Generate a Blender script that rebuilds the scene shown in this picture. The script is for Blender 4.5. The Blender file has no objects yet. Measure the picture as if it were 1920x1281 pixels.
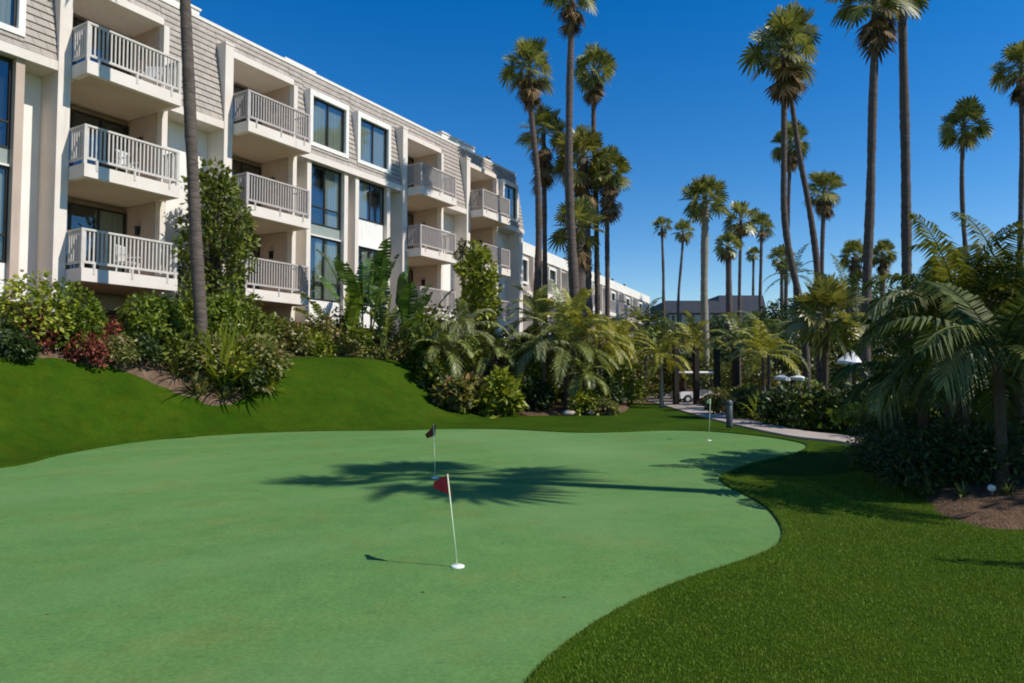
import bpy, math, random
import numpy as np
from mathutils import Vector
R = math.radians
rng = np.random.default_rng(11)
random.seed(5)
S = bpy.context.scene
COL = S.collection

# ------------------------------------------------------------------ camera mapping
F = 1280.0; PITCH = math.atan(57/1280.0); EYE = 1.6
def P(u, v, Y):
    a = (u-960)/F; b = (640.5-v)/F
    y = math.cos(PITCH)-b*math.sin(PITCH); z = math.sin(PITCH)+b*math.cos(PITCH)
    k = Y/y
    return np.array([a*k, Y, EYE+z*k])
def G(u, v, z=0.0):
    a = (u-960)/F; b = (640.5-v)/F
    y = math.cos(PITCH)-b*math.sin(PITCH); zz = math.sin(PITCH)+b*math.cos(PITCH)
    k = (z-EYE)/zz
    return np.array([a*k, y*k, z])
cam = bpy.data.cameras.new('camera'); co = bpy.data.objects.new('camera', cam); COL.objects.link(co)
cam.lens = 36*F/1920; cam.sensor_width = 36; cam.clip_end = 3000; cam.clip_start = .05
co.location = (0, 0, EYE); co.rotation_euler = (R(90)+PITCH, 0, 0); S.camera = co

# ------------------------------------------------------------------ light
AZ = math.atan2(.955, -.297); EL = R(45)
w = bpy.data.worlds.new('World'); S.world = w; w.use_nodes = True
nt = w.node_tree; nt.nodes.clear()
sky = nt.nodes.new('ShaderNodeTexSky'); sky.sky_type = 'NISHITA'; sky.sun_disc = False
sky.sun_elevation = EL; sky.sun_rotation = AZ; sky.air_density = 1.25; sky.dust_density = .0; sky.ozone_density = 3.0; sky.altitude = 1200
bg = nt.nodes.new('ShaderNodeBackground'); bg.inputs[1].default_value = .135
wo = nt.nodes.new('ShaderNodeOutputWorld')
hs = nt.nodes.new('ShaderNodeHueSaturation'); hs.inputs['Saturation'].default_value = 1.45; hs.inputs['Hue'].default_value = .508; nt.links.new(sky.outputs[0], hs.inputs['Color']); nt.links.new(hs.outputs[0], bg.inputs[0]); nt.links.new(bg.outputs[0], wo.inputs[0])
sl = bpy.data.lights.new('sun', 'SUN'); sl.energy = 4.8; sl.angle = R(.53); sl.color = (1, .95, .87)
so = bpy.data.objects.new('sun', sl); COL.objects.link(so)
sd = Vector((math.sin(AZ)*math.cos(EL), math.cos(AZ)*math.cos(EL), math.sin(EL)))
so.rotation_euler = sd.to_track_quat('Z', 'Y').to_euler(); so.location = (30, -10, 40)
S.view_settings.view_transform = 'Standard'; S.view_settings.look = 'None'; S.view_settings.exposure = 0
S.view_settings.gamma = 1
try:
    S.cycles.filter_width = 1.9
    S.cycles.max_bounces = 6; S.cycles.transparent_max_bounces = 8
except Exception: pass

# ------------------------------------------------------------------ materials
def new_mat(name):
    m = bpy.data.materials.new(name); m.use_nodes = True
    t = m.node_tree; b = t.nodes['Principled BSDF']; return m, t, b
def ramp(t, fac, c1, c2, p1=.3, p2=.7):
    r = t.nodes.new('ShaderNodeValToRGB'); r.color_ramp.elements[0].position = p1; r.color_ramp.elements[1].position = p2
    r.color_ramp.elements[0].color = (*c1, 1); r.color_ramp.elements[1].color = (*c2, 1)
    t.links.new(fac, r.inputs[0]); return r.outputs[0]
def noise(t, scale, detail=4, obj=True, stretch=None, rough=.55):
    tc = t.nodes.new('ShaderNodeTexCoord'); n = t.nodes.new('ShaderNodeTexNoise')
    n.inputs['Scale'].default_value = scale; n.inputs['Detail'].default_value = detail; n.inputs['Roughness'].default_value = rough
    src = tc.outputs['Object']
    if stretch:
        mp = t.nodes.new('ShaderNodeMapping'); mp.inputs['Scale'].default_value = stretch
        t.links.new(src, mp.inputs[0]); src = mp.outputs[0]
    t.links.new(src, n.inputs['Vector']); return n.outputs['Fac']
def mixc(t, fac, a, b, mode='MIX'):
    m = t.nodes.new('ShaderNodeMix'); m.data_type = 'RGBA'; m.blend_type = mode
    for i, x in ((0, fac), (6, a), (7, b)):
        if hasattr(x, 'links') or hasattr(x, 'is_linked'): t.links.new(x, m.inputs[i])
        else: m.inputs[i].default_value = x if i == 0 else (*x, 1)
    return m.outputs[2]
def bump(t, b, h, s, d=.02):
    n = t.nodes.new('ShaderNodeBump'); n.inputs['Strength'].default_value = s; n.inputs['Distance'].default_value = d
    t.links.new(h, n.inputs['Height']); t.links.new(n.outputs[0], b.inputs['Normal'])
def plain(name, c1, c2=None, rough=.8, sc=3, bs=.0, bd=.01, spec=.3, stretch=None, bsc=None):
    m, t, b = new_mat(name); b.inputs['Roughness'].default_value = rough; b.inputs['Specular IOR Level'].default_value = spec
    if c2 is None: c2 = tuple(x*.82 for x in c1)
    n = noise(t, sc, 6, stretch=stretch); col = ramp(t, n, c2, c1)
    if 'stucco' in name or 'coping' in name or 'soffit' in name:
        st = ramp(t, noise(t, 1.0, 7, stretch=(5, 5, .45), rough=.7), (0, 0, 0), (1, 1, 1), .56, .82); col = mixc(t, st, col, tuple(x*.70 for x in c1))
        bl = ramp(t, noise(t, .45, 5, rough=.7), (0, 0, 0), (.6, .6, .6), .5, .75); col = mixc(t, bl, col, tuple(x*y for x, y in zip(c1, (.86, .83, .80))))
    t.links.new(col, b.inputs['Base Color'])
    if bs: bump(t, b, noise(t, bsc or sc*12, 3, stretch=stretch), bs, bd)
    return m
def leaf(name, c1, c2, rough=.42, trans=.3, spec=.4, c3=None):
    m, t, b = new_mat(name); b.inputs['Roughness'].default_value = rough; b.inputs['Specular IOR Level'].default_value = spec
    g = t.nodes.new('ShaderNodeNewGeometry'); col = ramp(t, g.outputs['Random Per Island'], c1, c2, .1, .85)
    if c3:
        gt = t.nodes.new('ShaderNodeMath'); gt.operation = 'GREATER_THAN'; gt.inputs[1].default_value = .9
        t.links.new(g.outputs['Random Per Island'], gt.inputs[0]); col = mixc(t, gt.outputs[0], col, c3)
    t.links.new(col, b.inputs['Base Color'])
    tr = t.nodes.new('ShaderNodeBsdfTranslucent'); t.links.new(mixc(t, 1.0, col, (1.0, 1.0, .55), 'MULTIPLY'), tr.inputs[0])
    ms = t.nodes.new('ShaderNodeMixShader'); ms.inputs[0].default_value = trans
    o = t.nodes['Material Output']; t.links.new(b.outputs[0], ms.inputs[1]); t.links.new(tr.outputs[0], ms.inputs[2]); t.links.new(ms.outputs[0], o.inputs[0])
    return m
M = {}
M['stucco'] = plain('cream_stucco', (.80, .72, .63), (.73, .64, .55), .9, 1.2, .5, .006, bsc=60)
M['stucco_white'] = plain('white_stucco', (.86, .83, .77), (.80, .76, .69), .9, 1.0, .4, .006, bsc=60)
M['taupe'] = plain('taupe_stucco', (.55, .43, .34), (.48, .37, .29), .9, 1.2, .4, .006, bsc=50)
M['rail'] = plain('painted_rail', (.64, .59, .53), (.54, .49, .43), .6, 6)
M['rail_dark'] = plain('weathered_rail', (.50, .45, .41), (.41, .36, .33), .6, 6)
M['soffit'] = plain('beige_soffit', (.58, .47, .34), (.53, .42, .30), .9, 1.5)
M['frame'] = plain('bronze_frame', (.035, .03, .028), (.02, .018, .016), .4, 5)
M['curtain'] = plain('pale_curtain', (.50, .51, .44), (.33, .35, .30), .9, 9, stretch=(7, 7, .05))
M['unlit_backing'] = plain('dark_room_backing', (.03, .03, .03), (.02, .02, .02), .9, 1)  # near-black colour stands for the unlit room behind the glass
M['spandrel'] = plain('grey_green_panel', (.30, .34, .30), (.26, .30, .27), .7, 2)
M['shade_plinth'] = plain('brown_shade_plinth', (.10, .07, .05), (.06, .045, .035), .95, 2)  # brown darkened to stand for shade in the openings under the balconies
M['cap'] = plain('white_coping', (.82, .78, .70), (.74, .70, .62), .7, 2)
M['concrete'] = plain('path_concrete', (.46, .38, .31), (.37, .30, .25), .9, 1.5, .3, .004)
M['mulch'] = plain('bark_mulch', (.20, .115, .06), (.08, .045, .025), .95, 9, 1, .05, bsc=38)
M['soil'] = plain('dark_soil', (.22, .14, .085), (.08, .05, .032), .95, 4, 1, .05, bsc=25)
M['trunk'] = plain('palm_bark', (.17, .13, .105), (.075, .058, .048), .95, 3, .9, .04, stretch=(1, 1, 6), bsc=7)
M['trunk_pale'] = plain('pale_palm_bark', (.36, .32, .25), (.23, .20, .15), .9, 3, .5, .02, stretch=(1, 1, 6), bsc=8)
M['bark'] = plain('brown_bark', (.12, .085, .06), (.06, .045, .03), .95, 5, .6, .02)
M['post'] = plain('dark_timber', (.03, .018, .012), (.018, .012, .009), .7, 4, .4, .01)
M['white_paint'] = plain('white_plastic', (.78, .76, .72), (.72, .70, .66), .35, 2, spec=.5)
M['black'] = plain('black_rubber', (.02, .02, .02), (.015, .015, .015), .6, 2)
M['seat'] = plain('brown_vinyl', (.10, .05, .035), (.08, .04, .03), .5, 2)
M['metal'] = plain('grey_metal', (.09, .10, .10), (.06, .07, .07), .45, 4, spec=.5)
M['slate'] = plain('blue_slate', (.065, .07, .09), (.045, .048, .065), .8, 1.5)
M['slate_wall'] = plain('grey_blue_wall', (.17, .17, .18), (.12, .12, .13), .9, 1.5)
M['canvas'] = plain('white_canvas', (.80, .79, .77), (.74, .73, .71), .9, 2)
M['red'] = plain('red_flag', (.60, .022, .04), (.48, .016, .03), .7, 8)
M['red_shaded'] = plain('shaded_red_flag', (.20, .03, .022), (.13, .02, .016), .7, 8)  # darker copy of the flag red, with the back-lit shade put in
M['stick'] = plain('pale_stick', (.72, .82, .55), (.60, .72, .45), .5, 9)
M['cup'] = plain('white_cup', (.82, .84, .74), None, .5, 9)
# glass: thin reflective pane
m, t, b = new_mat('window_glass'); M['glass'] = m
t.nodes.remove(b); gl = t.nodes.new('ShaderNodeBsdfGlossy'); gl.inputs['Roughness'].default_value = .03; gl.inputs['Color'].default_value = (.85, .92, 1, 1)
tp = t.nodes.new('ShaderNodeBsdfTransparent'); tp.inputs[0].default_value = (.84, .87, .84, 1)
ms = t.nodes.new('ShaderNodeMixShader'); fr = t.nodes.new('ShaderNodeLayerWeight'); fr.inputs[0].default_value = .5
mu = t.nodes.new('ShaderNodeMath'); mu.operation = 'MULTIPLY_ADD'; mu.inputs[1].default_value = .28; mu.inputs[2].default_value = .05
t.links.new(fr.outputs['Facing'], mu.inputs[0]); t.links.new(mu.outputs[0], ms.inputs[0]); t.links.new(tp.outputs[0], ms.inputs[1]); t.links.new(gl.outputs[0], ms.inputs[2]); t.links.new(ms.outputs[0], t.nodes['Material Output'].inputs[0])
# shingles
def shingle(name, c1, c2, cm):
    m, t, b = new_mat(name); b.inputs['Roughness'].default_value = .9
    tc = t.nodes.new('ShaderNodeTexCoord'); sx = t.nodes.new('ShaderNodeSeparateXYZ'); cx = t.nodes.new('ShaderNodeCombineXYZ')
    t.links.new(tc.outputs['Object'], sx.inputs[0])
    ad = t.nodes.new('ShaderNodeMath'); ad.operation = 'ADD'; t.links.new(sx.outputs[0], ad.inputs[0]); t.links.new(sx.outputs[1], ad.inputs[1])
    t.links.new(ad.outputs[0], cx.inputs[0]); t.links.new(sx.outputs[2], cx.inputs[1])
    br = t.nodes.new('ShaderNodeTexBrick'); br.inputs['Scale'].default_value = 1; br.inputs['Brick Width'].default_value = .36; br.inputs['Row Height'].default_value = .23
    br.inputs['Mortar Size'].default_value = .012; br.inputs['Color1'].default_value = (*c1, 1); br.inputs['Color2'].default_value = (*c2, 1); br.inputs['Mortar'].default_value = (*cm, 1)
    t.links.new(cx.outputs[0], br.inputs[0])
    n = noise(t, 2.2, 6); t.links.new(mixc(t, n, br.outputs[0], mixc(t, 1.0, br.outputs[0], (.7, .68, .64), 'MULTIPLY')), b.inputs['Base Color'])
    bump(t, b, noise(t, 40, 3, stretch=(1, 1, .2)), .4, .01)
    return m
M['shingle'] = shingle('grey_shingle', (.52, .455, .395), (.44, .385, .335), (.27, .235, .205))
# leaves
M['lf_green'] = leaf('leaf_green', (.06, .095, .008), (.22, .28, .022))
M['lf_yellow'] = leaf('leaf_yellow_green', (.13, .16, .010), (.38, .40, .04))
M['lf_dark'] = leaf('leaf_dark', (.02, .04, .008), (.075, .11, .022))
M['lf_mid'] = leaf('leaf_mid', (.055, .08, .010), (.20, .235, .03))
M['lf_red'] = leaf('leaf_red', (.10, .025, .016), (.34, .08, .05), trans=.2)
M['lf_olive'] = leaf('leaf_olive', (.08, .09, .018), (.25, .23, .05), c3=(.38, .22, .09))
M['lf_croton'] = leaf('leaf_croton', (.09, .12, .02), (.34, .31, .09), c3=(.45, .28, .16))
M['lf_gloss'] = leaf('leaf_glossy', (.03, .075, .015), (.12, .2, .035), rough=.28, spec=.6)
M['flower'] = plain('cream_blossom', (.75, .72, .5), (.6, .58, .36), .8, 6)
M['fan'] = leaf('fan_frond', (.07, .09, .02), (.32, .31, .08), rough=.4, trans=.22)
M['fan_young'] = leaf('fan_frond_yellow', (.10, .11, .02), (.34, .30, .08), rough=.4, trans=.3)
M['fan_dead'] = leaf('dead_frond', (.10, .065, .03), (.27, .18, .085), rough=.8, trans=.1, spec=.1)
M['feather'] = leaf('feather_frond', (.09, .12, .025), (.32, .34, .09), rough=.4, trans=.25)
M['feather_olive'] = leaf('feather_frond_olive', (.06, .07, .012), (.24, .24, .04), rough=.55, trans=.35, spec=.15)
M['feather_pale'] = leaf('feather_frond_pale', (.15, .17, .06), (.32, .33, .13), rough=.6, trans=.3)
M['feather_dark'] = leaf('feather_frond_dark', (.04, .06, .012), (.15, .18, .04), rough=.6, trans=.3, spec=.15)  # dark green that also holds the shade lying over the right-hand palms
M['feather_yellow'] = leaf('feather_frond_yellow', (.18, .18, .02), (.48, .43, .07), rough=.45, trans=.3)
# turf
def turf(name, c1, c2, c3, sc1, sc2, bs, bd, rough=.9, sheen=0):
    m, t, b = new_mat(name); b.inputs['Roughness'].default_value = rough; b.inputs['Specular IOR Level'].default_value = .05
    big = ramp(t, noise(t, sc1, 5), c1, c2, .3, .7)
    fine = noise(t, sc2, 5, rough=.7)
    col = mixc(t, fine, mixc(t, 1.0, big, (.45, .5, .45), 'MULTIPLY'), mixc(t, 1.0, big, (1.6, 1.5, 1.6), 'MULTIPLY'))
    mid = noise(t, sc1*(9 if c3 else 5), 7, rough=.82); col = mixc(t, 1.0, col, ramp(t, mid, (.74, .80, .72), (1.25, 1.18, 1.2), .34, .66) if c3 is None else ramp(t, mid, (.80, .86, .82), (1.18, 1.12, 1.14), .3, .7), 'MULTIPLY')
    dry = ramp(t, noise(t, sc1*3.1, 5, rough=.7), (0, 0, 0), (.85, .85, .85), .48, .70); col = mixc(t, dry, col, mixc(t, 1.0, col, (1.35, .93, .9), 'MULTIPLY'))
    if c3:
        col = mixc(t, ramp(t, noise(t, sc1*.37, 3), (0, 0, 0), (1, 1, 1), .5, .68), col, c3)
        # faint pale seams where the turf rolls were brushed
        tc = t.nodes.new('ShaderNodeTexCoord'); wv = t.nodes.new('ShaderNodeTexWave'); wv.inputs['Scale'].default_value = .13; wv.inputs['Distortion'].default_value = 5; wv.inputs['Detail'].default_value = 2; wv.inputs['Detail Scale'].default_value = .6
        mp = t.nodes.new('ShaderNodeMapping'); mp.inputs['Rotation'].default_value = (0, 0, 1.0); t.links.new(tc.outputs['Object'], mp.inputs[0]); t.links.new(mp.outputs[0], wv.inputs[0])
        col = mixc(t, ramp(t, wv.outputs['Fac'], (0, 0, 0), (.2, .2, .2), .7, 1.0), col, c3)
        sp = ramp(t, noise(t, 9, 2, rough=.3), (0, 0, 0), (.5, .5, .5), .70, .78); col = mixc(t, sp, col, tuple(x*.5 for x in c3))
    t.links.new(col, b.inputs['Base Color'])
    bump(t, b, fine, bs, bd); return m
M['green'] = turf('putting_turf', (.094, .208, .058), (.112, .228, .064), (.165, .275, .10), .28, 34, .3, .006)
M['lawn'] = turf('lawn_turf', (.023, .059, .0016), (.040, .082, .0035), None, .6, 26, .8, .03)
M['blade'] = leaf('turf_blade', (.11, .18, .014), (.21, .29, .032), rough=.6, trans=.3, spec=.2)

# ------------------------------------------------------------------ mesh builder
class MB:
    def __init__(s): s.v = []; s.q = []; s.t = []; s.n = 0; s.smooth = False
    def add(s, v, q=None, t=None):
        v = np.asarray(v, float).reshape(-1, 3)
        if q is not None and len(q): s.q.append(np.asarray(q, int).reshape(-1, 4)+s.n)
        if t is not None and len(t): s.t.append(np.asarray(t, int).reshape(-1, 3)+s.n)
        s.v.append(v); s.n += len(v)
    def box(s, x0, x1, y0, y1, z0, z1):
        v = [(x, y, z) for z in (z0, z1) for x, y in ((x0, y0), (x1, y0), (x1, y1), (x0, y1))]
        s.add(v, [(0, 3, 2, 1), (4, 5, 6, 7), (0, 1, 5, 4), (1, 2, 6, 5), (2, 3, 7, 6), (3, 0, 4, 7)])
    def obox(s, c, ax, hx, hy, hz, tilt=0):   # box centred c, rotated ax about z
        ca, sa = math.cos(ax), math.sin(ax); v = []
        for z in (-hz, hz):
            for x, y in ((-hx, -hy), (hx, -hy), (hx, hy), (-hx, hy)):
                v.append((c[0]+x*ca-y*sa, c[1]+x*sa+y*ca, c[2]+z+tilt*x))
        s.add(v, [(0, 3, 2, 1), (4, 5, 6, 7), (0, 1, 5, 4), (1, 2, 6, 5), (2, 3, 7, 6), (3, 0, 4, 7)])
    def tube(s, pts, rad, n=8, cap=True):
        pts = np.asarray(pts, float); k = len(pts)
        rad = np.broadcast_to(np.asarray(rad, float), (k,))
        tan = np.gradient(pts, axis=0); tan /= np.linalg.norm(tan, axis=1)[:, None]+1e-9
        ref = np.array([1, .3, 0.]) if abs(tan[0][2]) > .7 else np.array([0, 0, 1.])
        a = np.cross(tan, ref); a /= np.linalg.norm(a, axis=1)[:, None]+1e-9; b = np.cross(tan, a)
        th = np.arange(n)*2*math.pi/n
        v = pts[:, None]+rad[:, None, None]*(np.cos(th)[None, :, None]*a[:, None]+np.sin(th)[None, :, None]*b[:, None])
        i = np.arange(k-1)[:, None]*n; j = np.arange(n)[None]; j2 = (j+1) % n
        q = np.stack([i+j, i+j2, i+n+j2, i+n+j], -1).reshape(-1, 4)
        v = v.reshape(-1, 3); t = []
        if cap:
            v = np.vstack([v, pts[:1], pts[-1:]]); 
            for jj in range(n):
                t.append((k*n, (jj+1) % n, jj)); t.append((k*n+1, (k-1)*n+jj, (k-1)*n+(jj+1) % n))
        s.add(v, q, t)
    def lathe(s, prof, c=(0, 0, 0), n=20):
        k = len(prof); th = np.arange(n)*2*math.pi/n
        v = np.array([[(c[0]+r*math.cos(a), c[1]+r*math.sin(a), c[2]+z) for a in th] for r, z in prof]).reshape(-1, 3)
        i = np.arange(k-1)[:, None]*n; j = np.arange(n)[None]; j2 = (j+1) % n
        s.add(v, np.stack([i+j, i+j2, i+n+j2, i+n+j], -1).reshape(-1, 4))
    def mesh(s, name, mat, smooth=False):
        V = np.vstack(s.v); me = bpy.data.meshes.new(name)
        Q = np.vstack(s.q) if s.q else np.zeros((0, 4), int); T = np.vstack(s.t) if s.t else np.zeros((0, 3), int)
        me.vertices.add(len(V)); me.vertices.foreach_set('co', V.astype(np.float32).ravel())
        L = np.concatenate([Q.ravel(), T.ravel()]); me.loops.add(len(L)); me.loops.foreach_set('vertex_index', L.astype(np.int32))
        ls = np.concatenate([np.arange(len(Q))*4, len(Q)*4+np.arange(len(T))*3]); me.polygons.add(len(ls))
        me.polygons.foreach_set('loop_start', ls.astype(np.int32))
        me.polygons.foreach_set('use_smooth', np.full(len(ls), smooth))
        me.materials.append(M[mat]); me.update(calc_edges=True); me.validate(); return me
    def obj(s, name, mat, parent=None, smooth=False):
        return link(name, s.mesh(name, mat, smooth), parent)
def link(name, me, parent=None):
    o = bpy.data.objects.new(name, me); COL.objects.link(o)
    if parent is not None: o.parent = parent
    return o
def tag(o, label, cat, group=None):
    o['label'] = label; o['category'] = cat
    if group: o['group'] = group
    return o
def thing(name, label, cat, loc=(0, 0, 0), rz=0, group=None):
    o = bpy.data.objects.new(name, None); COL.objects.link(o); o.empty_display_size = .2
    o.location = tuple(float(x) for x in loc); o.rotation_euler = (0, 0, rz); return tag(o, label, cat, group)
def struct(o, kind='structure'): o['kind'] = kind; return o
def copy_tree(o, parent=None):
    c = o.copy(); COL.objects.link(c); c.parent = parent
    for ch in list(o.children): copy_tree(ch, c)
    return c

# ------------------------------------------------------------------ terrain
P0 = P(152, 525, 19.2)
DV = np.array([math.sin(R(30.53)), math.cos(R(30.53))]); NV = np.array([DV[1], -DV[0]])
def sq(x, y):
    dx = x-P0[0]; dy = y-P0[1]
    return dx*DV[0]+dy*DV[1], dx*NV[0]+dy*NV[1]
def sm(t): t = np.clip(t, 0, 1); return t*t*(3-2*t)
def H(x, y):
    x = np.asarray(x, float); y = np.asarray(y, float)
    s, q = sq(x, y)
    qf = np.interp(s, [-12, -4.9, -3.7, -1.4, 1.7, 4, 6, 9, 13, 20], [7.5, 6.6, 5.9, 4.9, 5.4, 7.2, 8.0, 7.6, 6.2, 5.5])
    qc = np.interp(s, [-6, -1.4, 2, 5, 12], [2.9, 2.2, 2.2, 2.9, 2.6])
    top = np.interp(s, [-12, 3, 7, 10, 14, 19, 30, 60], [2.0, 2.05, 2.12, 2.1, 1.7, .9, .5, .2])
    h = top*(1-sm((q-qc)/(qf-qc)))
    h = h*(y > -5)
    # raised planted bed on the right
    d = np.hypot((x-9.0)/4.2, (y-9.5)/3.4); h = h+.28*(1-sm((d-.6)/.5))
    return h
def Hf(x, y): return float(H(x, y))
xs = np.unique(np.concatenate([np.linspace(-900, -60, 12), np.linspace(-60, -22, 10), np.arange(-22, 14, .28), np.linspace(14, 60, 24), np.linspace(60, 900, 14)]))
ys = np.unique(np.concatenate([np.linspace(-200, -6, 8), np.arange(-6, 38, .28), np.linspace(38, 90, 30), np.linspace(90, 1500, 14)]))
X, Y = np.meshgrid(xs, ys); Z = H(X, Y)
# green outline
gp = [(0, 879), (120, 853), (250, 831), (370, 819), (500, 812), (620, 809), (750, 808), (850, 805), (950, 806), (1080, 812), (1170, 811), (1250, 808), (1330, 810), (1420, 818), (1490, 829), (1512, 838), (1490, 852), (1420, 868), (1370, 885), (1350, 897), (1362, 912), (1400, 931), (1440, 957), (1464, 990), (1464, 1015), (1440, 1037), (1390, 1057), (1310, 1083), (1220, 1118), (1130, 1165), (1050, 1222), (990, 1281)]
gpts = [G(u, v)[:2] for u, v in gp]
gpts += [np.array(p) for p in [(-.15, 2.9), (-.6, 1.6), (-1.6, .3), (-3.5, -1.2), (-7, -2), (-11, -.5), (-12.5, 3.5), (-12, 7), (-10.2, 10.2)]]
def catmull(pts, k=6):
    n = len(pts); out = []
    for i in range(n):
        a, b, c, d = pts[i-1], pts[i], pts[(i+1) % n], pts[(i+2) % n]
        for j in range(k):
            t = j/k; out.append(.5*((2*b)+(c-a)*t+(2*a-5*b+4*c-d)*t*t+(3*b-a-3*c+d)*t**3))
    return np.array(out)
GO = catmull(gpts)
def inside(px, py, poly):
    px = np.asarray(px); py = np.asarray(py); r = np.zeros(px.shape, bool)
    x1, y1 = poly[:, 0], poly[:, 1]; x2, y2 = np.roll(x1, -1), np.roll(y1, -1)
    for a, b, c, d in zip(x1, y1, x2, y2):
        if b == d: continue
        cnd = ((b > py) != (d > py)) & (px < (c-a)*(py-b)/(d-b)+a); r ^= cnd
    return r
ins = inside(X, Y, GO)
Z[ins] = np.minimum(Z[ins], 0)
nx, ny = len(xs), len(ys)
i = np.arange(ny-1)[:, None]*nx; j = np.arange(nx-1)[None]
mb = MB(); mb.add(np.stack([X, Y, Z], -1).reshape(-1, 3), np.stack([i+j, i+j+1, i+nx+j+1, i+nx+j], -1).reshape(-1, 4))
struct(mb.obj('lawn', 'lawn', smooth=True))
# putting green surface, bumps laid inside the outline: fan of the outline ngon
me = bpy.data.meshes.new('putting_green'); n = len(GO)
me.from_pydata([(p[0], p[1], .006) for p in GO], [], [list(range(n))]); me.materials.append(M['green'])
if me.polygons[0].normal.z < 0: me.flip_normals()
struct(link('putting_green', me))
# raised turf lip round the green
area = .5*np.sum(GO[:, 0]*np.roll(GO[:, 1], -1)-np.roll(GO[:, 0], -1)*GO[:, 1])
tn = np.roll(GO, -1, 0)-np.roll(GO, 1, 0); tn /= np.linalg.norm(tn, axis=1)[:, None]
nrm = np.stack([tn[:, 1], -tn[:, 0]], -1)*(1 if area > 0 else -1)
rings = []
for off, z in ((0, -.02), (.006, .030), (.03, .034), (.10, .022), (.2, -.03)):
    p = GO+nrm*off; hz = H(p[:, 0], p[:, 1]); rings.append(np.column_stack([p, z+(hz if off > .01 else np.minimum(hz, .01))]))
k = len(rings); v = np.vstack(rings); i = np.arange(k-1)[:, None]*n; j = np.arange(n)[None]; j2 = (j+1) % n
mb = MB(); mb.add(v, np.stack([i+j, i+j2, i+n+j2, i+n+j], -1).reshape(-1, 4)); struct(mb.obj('turf_edging', 'lawn', smooth=True))
# turf blades near the camera
def blades(n, x0, x1, y0, y1, hh, ww, power=1.0):
    bx = rng.uniform(x0, x1, n*3); by = y0+(y1-y0)*rng.random(n*3)**power
    ok = (~inside(bx, by, GO)) & (np.abs(bx) < by*.80+.4); bx, by = bx[ok][:n], by[ok][:n]; m_ = len(bx)
    bz = H(bx, by); a = rng.uniform(0, 6.28, m_); l = rng.uniform(.0, .7, m_)*hh; a2 = rng.uniform(0, 6.28, m_); h2 = hh*rng.uniform(.6, 1.2, m_)
    w_ = ww*(1+by*.06)
    dd = np.concatenate([np.min(np.hypot(bx[i:i+5000, None]-GO[:, 0], by[i:i+5000, None]-GO[:, 1]), 1) for i in range(0, m_, 5000)]); bz = bz+np.interp(dd, [0, .03, .1, .2], [.028, .032, .02, 0])
    b0 = np.stack([bx-np.cos(a)*w_, by-np.sin(a)*w_, bz], -1); b1 = np.stack([bx+np.cos(a)*w_, by+np.sin(a)*w_, bz], -1)
    tp = np.stack([bx+np.cos(a2)*l, by+np.sin(a2)*l, bz+h2], -1)
    return np.stack([b0, b1, tp], 1).reshape(-1, 3), np.arange(m_*3).reshape(-1, 3)
mb = MB()
v, t_ = blades(150000, -.5, 7.5, 2.6, 10.5, .017, .0026, 1.3); mb.add(v, t=t_)
p = np.repeat(GO+nrm*.012, 60, 0); p = p+rng.normal(0, .035, p.shape); p = p[~inside(p[:, 0], p[:, 1], GO)]
mk = p[:, 1] > 1.5; p = p[mk]; m_ = len(p); a = rng.uniform(0, 6.28, m_); z0 = H(p[:, 0], p[:, 1])+.02
b0 = np.column_stack([p[:, 0]-.003, p[:, 1], z0]); b1 = np.column_stack([p[:, 0]+.003, p[:, 1], z0]); tp = np.column_stack([p[:, 0]+np.cos(a)*.012, p[:, 1]+np.sin(a)*.012, z0+rng.uniform(.015, .035, m_)])
mb.add(np.stack([b0, b1, tp], 1).reshape(-1, 3), t=np.arange(m_*3).reshape(-1, 3))
tag(struct(mb.obj('grass', 'blade'), 'stuff'), 'short dark green turf blades around the putting green', 'grass')

def patch(name, poly, mat, lift, thick=0.0, res=.25, rough=0.0):
    poly = catmull([np.array(p, float) for p in poly], 6)
    x0, y0 = poly.min(0); x1, y1 = poly.max(0)
    gx = np.arange(x0-res, x1+res, res); gy = np.arange(y0-res, y1+res, res); XX, YY = np.meshgrid(gx, gy)
    # distance to the outline, so that the edge sinks below the lawn
    d = np.min(np.hypot(XX[..., None]-poly[:, 0], YY[..., None]-poly[:, 1]), -1); d = np.where(inside(XX, YY, poly), d, -d)
    ZZ = H(XX, YY)+lift*np.clip(d/.25+.4, -3, 1)+rough*rng.random(XX.shape)*(d > 0)+thick*sm(d/1.2)
    a, b = len(gx), len(gy); i = np.arange(b-1)[:, None]*a; j = np.arange(a-1)[None]
    q = np.stack([i+j, i+j+1, i+a+j+1, i+a+j], -1).reshape(-1, 4); dd = d.ravel()
    q = q[(dd[q] > -res*1.5).any(1)]
    mb = MB(); mb.add(np.stack([XX, YY, ZZ], -1).reshape(-1, 3), q); return struct(mb.obj(name, mat, smooth=True))
def sqp(s, q): return P0[:2]+DV*s+NV*q
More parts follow.
